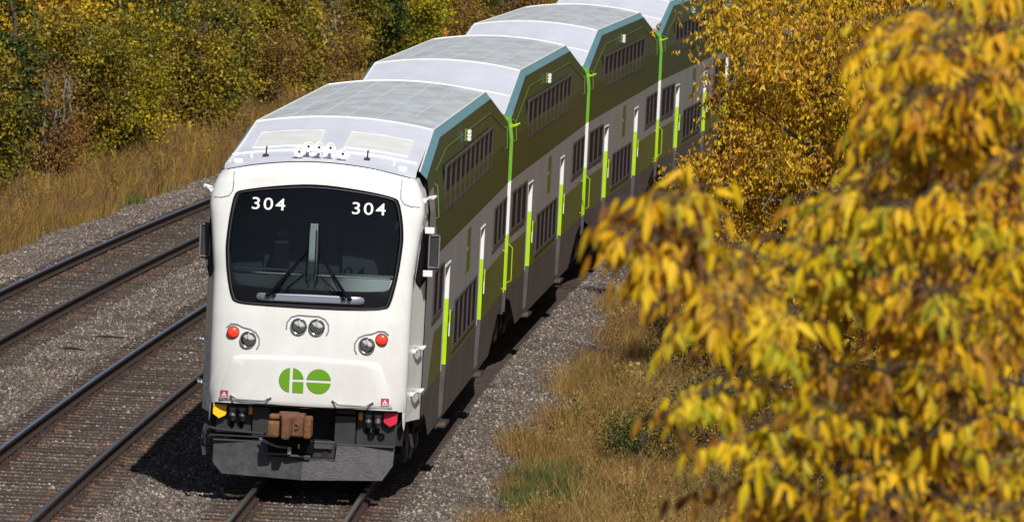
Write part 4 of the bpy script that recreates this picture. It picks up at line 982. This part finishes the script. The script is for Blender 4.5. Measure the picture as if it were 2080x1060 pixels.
S_low = [Spec(33, 1.3, 2.4, .05, 60, 4200, .06, 'leaf_green', 'barkd', stems=7, csize=.22), Spec(34, 1.2, 2.2, .05, 60, 4200, .055, 'leaf_brown', 'barkd', stems=7, csize=.2)]
def base_off(s): return _lerp(s, [(40, -12.6), (72, -12.6), (105, -12.9), (154, -14.2), (198, -16.0), (260, -19), (320, -23)])
kinds = {'o': (S_ol, 'olive shrub', 'shrub'), 'b': (S_br, 'brown shrub', 'shrub'), 'g': (S_gr, 'dark green tree', 'tree'), 'l': (S_li, 'yellow-green tree', 'tree')}
G1 = 'shrubs and young trees on the left bank'; G2 = 'taller trees behind the left bank'
# (kind, distance back from the foot of the bank, s, scale)
front = [('b', 1.0, 62, .9), ('l', 1.6, 68, .8), ('o', 2.2, 75, 1.0), ('g', 2.6, 84, 1.05), ('b', 1.4, 88, .85), ('o', 1.8, 96, 1.0), ('l', 1.2, 101, .8), ('b', 2.0, 108, .95), ('o', 1.5, 116, 1.0), ('g', 2.0, 123, .95), ('o', 2.2, 131, 1.05), ('b', 1.2, 136, .8),
         ('o', 2.0, 144, 1.1), ('b', 1.6, 152, .95), ('o', 2.0, 160, 1.0), ('g', 1.8, 168, 1.0), ('l', 1.5, 176, .9), ('l', 2.6, 184, 1.15), ('b', 1.2, 190, .9), ('o', 2.5, 199, 1.0), ('g', 3.0, 208, 1.0), ('b', 1.6, 214, 1.0), ('o', 2.5, 224, 1.1), ('l', 2.5, 236, 1.1), ('b', 2.0, 246, 1.0), ('l', 2.5, 258, 1.1), ('o', 2.5, 272, 1.1), ('b', 2.5, 286, 1.1)]
desc = {'o': ['olive gold-tipped shrub', 'rounded olive shrub'], 'b': ['brown leafed shrub, half bare', 'reddish brown thin shrub'], 'g': ['dark green young tree'], 'l': ['yellow-green leafy young tree', 'bright yellow leafed shrub']}
where = ['at the left edge of the photo beside the gravel', 'above the first bend of the weedy verge', 'on the bank left of the cab car', 'over the tan weeds near the roof', 'behind the cab roof on the bank', 'left of the second roof', 'by the red marker post', 'above the third roof']
USED = set()
for i, (k, back, s, sc) in enumerate(front):
    sp, nm, cat = kinds[k]; w = where[min(7, int((s-55)/24))]; lb = f"{desc[k][i % len(desc[k])]} {w}"
    if lb in USED: lb = 'taller '+lb
    USED.add(lb)
    plant(rnd.choice(sp), base_off(s)-back, s, 'shrub' if cat == 'shrub' else 'young_tree', lb, cat, G1, sc)
def px_of(P): d = P-CAM; w = d.dot(FW); return 1040+FPX*d.dot(RT)/w, 530-FPX*d.dot(UP)/w
for row, (bk, s0, s1, st_) in enumerate(((6.0, 70, 320, 14), (11.5, 84, 350, 18))):
    s = s0
    while s < s1:
        k = rnd.choice([0, 0, 1, 2]); nm = ('olive', 'dark green', 'golden')[k]; of = base_off(s)-bk-rnd.uniform(-1, 1); x = px_of(tr(of, s, 4))[0]
        w = 'at the left edge of the photo' if x < 120 else 'above the empty tracks' if x < 330 else 'above the cab front' if x < 560 else 'above the cab roof' if x < 760 else 'above the second roof' if x < 960 else 'above the third roof'
        plant(S_bg[k], of, s, 'background_tree', f"tall {nm} tree {'deep ' if row else ''}behind the shrubs, {w}", 'tree', f'{nm} trees {w}, row {row+1}', rnd.uniform(.9, 1.15)); s += st_*rnd.uniform(.85, 1.15)
# golden trees right of the train
mids = [(1, 7.45, 39, 1.1, 'golden tree between the largest golden tree and the gravel'), (0, 7.3, 47, 1.15, 'large golden ash tree whose left side hides the fourth car'), (1, 7.3, 31, 1.0, 'golden ash tree in the middle of the right side, in front of the larger one'), (0, 10.2, 26, 1.0, 'golden tree at the right edge behind the blurred leaves'), (1, 7.7, 64, 1.25, 'golden tree farther along the track, hiding the fifth car'),
        (0, 11.0, 50, 1.15, 'tall golden tree at the top right corner'), (1, 8.2, 12, .62, 'shorter golden tree low on the right behind the near branches'), (0, 7.4, 84, 1.25, 'far golden tree past the last visible car'), (1, 10.5, 108, 1.1, 'most distant golden tree beside the curve'), (0, 15, 80, 1.1, 'golden tree behind the top right corner trees')]
mids += [(1, 6.0, 38, .78, 'small golden tree with low branches reaching towards the third and fourth cars')]
for k, off, s, sc, lb in mids: plant(S_mid[k], off, s, 'golden_tree', lb, 'tree', 'golden trees beside the train', sc)
for i, (k, off, s, sc, lb) in enumerate([(0, 4.2, 12.5, .7, 'small dark shrub added as shade beside the bright green grass patch'), (1, 4.9, 13.5, .9, 'thin brown shrub added as shade right of the green patch, left of the near leaves'), (1, 4.5, 15.5, .8, 'small brown shrub added as shade behind the dark shrub by the green patch'), (0, 4.4, 33, .8, 'dark shrub added as shade farther up the bank than the low green one'), (0, 5.2, 24, .6, 'low dark green shrub on the grass bank right of the gravel'), (0, 5.4, 15, 1.0, 'dark shrub added as shade at the bottom of the grass bank'), (1, 5.0, 31, .9, 'low brown shrub just behind the dark green one'), (1, 6.6, 20, 1.1, 'brown thin shrub under the golden trees'), (1, 6.9, 12, 1.1, 'brown bare shrub under the near yellow branches'), (0, 5.0, 46, .9, 'small green shrub at the foot of the large golden tree'), (1, 6.3, 52, 1.1, 'brown shrub at the foot of the golden trees')]):
    plant(S_low[k], off, s, 'low_shrub', lb, 'shrub', 'low shrubs on the right bank', sc)  # several dark ones added to stand for tree shade on the grass

# ------------------------------------------------------------------ the near tree, its yellow branches hanging into the frame
FD = 29.0
near = empty('near_tree', at(2650, 3600, 30)); gz = near.location.copy(); gz.z = zprof(6)+.0; near.location = gz
tag(near, 'near tree with blurred bright yellow leaves hanging over the right of the frame', 'tree')
wood = MB(); rr = random.Random(5); r5 = np.random.RandomState(5)
def pl(pts, r0, r1):
    P_ = [at(*p)-near.location for p in pts]; wood.tube(P_, [r0+(r1-r0)*i/(len(P_)-1) for i in range(len(P_))], 'barkd', 7, cap=False); return P_
top = at(2450, 900, 30)-near.location
wood.tube([(0, 0, -.3), (top.x*.3, top.y*.3, top.z*.35), (top.x*.7, top.y*.7, top.z*.7), top], [.17, .14, .11, .07], 'barkd', 10, cap=False)
pl([(2450, 900, 30), (2300, 300, 30.5), (2200, -300, 31)], .07, .02)
pl([(2450, 900, 30), (2250, 820, 29.5), (2050, 700, 29), (1880, 560, 28.6), (1790, 430, 28.4), (1730, 300, 28.4)], .022, .004)
limbs = []
def tw(pts, r0=.008, dens=1.0, droop=1.0): pl(pts, r0*.42, .0015); limbs.append((pts, dens, droop))
tw([(2250, 820, 29.5), (2000, 760, 28.5), (1800, 640, 28), (1650, 560, 27.6), (1500, 500, 27.4), (1390, 470, 27.3), (1290, 500, 27.2)], .018)
tw([(1500, 500, 27.4), (1440, 440, 27.5), (1400, 390, 27.5), (1350, 365, 27.6)], .008, 1.8)
tw([(1390, 470, 27.3), (1330, 440, 27.2), (1275, 420, 27.3)], .008, 1.8)
for q in ((1480, 520, 1300, 560), (1440, 470, 1290, 500), (1540, 530, 1380, 590), (1420, 420, 1330, 400), (1500, 600, 1400, 660), (1400, 500, 1250, 470)): tw([(q[0]+40, q[1]-20, 27.5), (q[0], q[1], 27.3), ((q[0]+q[2])/2, (q[1]+q[3])/2-10, 27.2), (q[2], q[3], 27.0)], .006, 1.5)
tw([(1650, 560, 27.6), (1560, 590, 27.2), (1480, 600, 27), (1420, 640, 26.9)])
tw([(1800, 640, 28), (1700, 540, 27.7), (1620, 490, 27.6), (1560, 480, 27.5)])
tw([(2050, 700, 29), (1850, 760, 28), (1700, 740, 27.5), (1560, 680, 27.2), (1470, 660, 27)], .014)
tw([(1700, 740, 27.5), (1600, 780, 27.2), (1500, 790, 27), (1400, 800, 26.8), (1350, 840, 26.7)], .009)
tw([(2250, 820, 29.5), (2050, 880, 28.2), (1850, 880, 27.5), (1680, 850, 27.2), (1560, 860, 27), (1480, 900, 26.8)], .015)
tw([(1680, 850, 27.2), (1600, 900, 27), (1560, 960, 26.8)])
tw([(1850, 880, 27.5), (1780, 950, 27.2), (1700, 985, 27)])
tw([(2250, 820, 29.5), (2150, 1000, 28), (2000, 1040, 27.5), (1880, 1000, 27.2), (1800, 1010, 27)], .013)
tw([(2000, 1040, 27.5), (1930, 1090, 27.2)])
tw([(2350, 500, 30.2), (2200, 420, 29.5), (2050, 380, 29), (1900, 330, 28.6), (1790, 290, 28.4)], .014)
tw([(2050, 380, 29), (1930, 450, 28.5), (1820, 470, 28.2), (1730, 500, 28)])
tw([(2300, 300, 30.5), (2150, 200, 29.8), (2000, 140, 29.4), (1880, 110, 29), (1800, 150, 28.8)], .013)
tw([(2000, 140, 29.4), (1930, 50, 29.2), (1860, 20, 29)])
tw([(2280, 200, 30.5), (2150, 50, 30), (2030, -20, 29.8), (1950, -30, 29.6)], .012)
tw([(2250, 820, 29.5), (2120, 640, 29), (2000, 560, 28.6), (1880, 540, 28.3), (1780, 560, 28)], .013)
tw([(2350, 620, 30), (2220, 560, 29.6), (2120, 500, 29.3), (2000, 460, 29)], .012)
XL = [(0, 1900), (150, 1820), (300, 1760), (430, 1660), (500, 1530), (560, 1510), (640, 1460), (740, 1500), (800, 1400), (900, 1420), (1000, 1540), (1070, 1580)]
for k in range(195):
    y = rr.uniform(-10, 1080); x = _lerp(y, XL)+(2110-_lerp(y, XL))*rr.random()**.85; d = rr.uniform(26.8, 32.5)
    if 870 < y < 1000 and 1590 < x < 1760 and rr.random() < .8: continue
    a = rr.uniform(-.9, 1.2); l_ = rr.uniform(90, 170)
    tw([(x+math.cos(a)*l_*.5, y-math.sin(a)*l_*.5, d+.2), (x, y, d), (x-math.cos(a)*l_*.4, y+math.sin(a)*l_*.3+15, d-.1)], .005, .75)
for k in range(40):
    x = rr.uniform(1770, 2120); y = rr.uniform(0, 1060); d = rr.uniform(27.5, 33)
    if x < 1840 and 880 < y: x += 100
    tw([(x+rr.uniform(120, 240), y+rr.uniform(-40, 120), d+.4), (x+70, y+rr.uniform(-20, 30), d+.1), (x-60, y+rr.uniform(-10, 50), d-.1)], .006)
wood.build('trunk', near)
LV = []; LF = []; LT = []; ST = MB()
def leaflet(p, d, ln, w, tint, side):
    d = d.normalized(); sd = d.cross(side).normalized(); nn = sd.cross(d); o = len(LV); n = 4
    bend = rr.uniform(.15, .5); prev = p
    for i in range(n+1):
        t = i/n; wd = w*math.sin(math.pi*min(1, .08+t*.92)**.8)*(1 if i < n else 0); c = p+d*ln*t-nn*ln*bend*t*t*.4+Vector((0, 0, -ln*.12*t*t))
        for q in (-1, 0, 1): LV.append((c+sd*wd*.5*q+nn*(abs(q)*wd*.16))[:]); LT.append(min(1, max(0, tint+(t-.5)*.1)))
    for i in range(n):
        for q in (0, 1): a = o+i*3+q; LF.append((a, a+1, a+4, a+3))
def compound(p, out, sc, tint):
    """a leaf with five to seven hanging leaflets"""
    rl = .15*sc; ax = (out*.75+Vector((0, 0, -.45))).normalized(); ST.tube([p, p+out*rl*.4+Vector((0, 0, .01)), p+ax*rl], [.0022, .0018, .0012], 'barkd', 4, cap=False)
    sidev = ax.cross(Vector((0, 0, 1)));
    if sidev.length < .1: sidev = Vector((1, 0, 0))
    sidev.normalize(); npairs = rr.choice([2, 2, 3])
    for k in range(npairs):
        b_ = p+ax*rl*(.35+.5*k/npairs)
        for q in (-1, 1):
            d = (sidev*q*rr.uniform(.2, 1.0)+ax*rr.uniform(.1, .7)+Vector((rr.uniform(-.35, .35), rr.uniform(-.35, .35), -rr.uniform(.2, 1.3))))
            leaflet(b_, d, sc*rr.uniform(.048, .094), sc*rr.uniform(.016, .030), tint+rr.uniform(-.16, .16), Vector((rr.uniform(-1, 1), -1, rr.uniform(-.4, .6))))
    leaflet(p+ax*rl, ax*.5+Vector((0, 0, -1)), sc*rr.uniform(.06, .10), sc*rr.uniform(.018, .029), tint+rr.uniform(-.12, .12), Vector((rr.uniform(-1, 1), -1, rr.uniform(-.4, .6))))
for pts, dens, droop in limbs:
    P_ = [at(*p)-near.location for p in pts]; st = 1 if len(pts) > 3 else 0
    for i in range(st, len(P_)-1):
        seg = P_[i+1]-P_[i]; ln = seg.length; nl = max(2, int(ln/.030*dens)); px_, py_ = pts[i][0], pts[i][1]
        for k in range(nl):
            p = P_[i]+seg*(k+rr.random())/nl; a = rr.uniform(0, 6.28); out = Vector((math.cos(a), math.sin(a)*.8, rr.uniform(-.2, .6))).normalized()
            out = (out+seg.normalized()*.5).normalized(); compound(p, out, rr.uniform(.6, 1.15), rr.uniform(.0, 1.0))
o = raw_mesh('crown', np.array(LV), np.array(LF), ['leaf_fore'], np.array(LT), smooth=True); C.objects.link(o); o.parent = near
ST.build('leaf_stalks', near)['kind'] = 'stuff'

# ------------------------------------------------------------------ small things
b = MB(); p = at(905.5, 84, 306); q = at(905.5, 58, 306); h = q.z-(zprof(-17)-.1); b.tube([(0, 0, 0), (.0, 0, h)], .075, 'postred', 10); b.lathe((0, 0, h), (0, 0, 1), [(0, .075), (.03, .06), (.05, 0)], 'postred', 10)
mk = b.build('marker_post'); mk.location = (q.x, q.y, q.z-h); tag(mk, 'thin orange-red marker post standing beyond the second roof', 'marker post')
for i, (px, py, ln, a, lb) in enumerate(((222, 688, .55, .2, 'dark fallen stick on the gravel, the farther of two'), (148, 712, .45, -.5, 'dark fallen stick on the gravel, the nearer of two'))):
    d = FW+RT*((px-1040)/FPX)-UP*((py-530)/FPX); t = (-.2-CAM.z)/(d.z-GR*d.y); P_ = CAM+d*t
    b = MB(); b.tube([(-ln/2, 0, .03), (0, .03, .04), (ln/2, 0, .03)], [.012, .02, .01], 'dark', 6); o = b.build('fallen_stick'); o.location = P_; o.rotation_euler = (0, 0, a); tag(o, lb, 'stick', 'sticks lying between the left tracks')
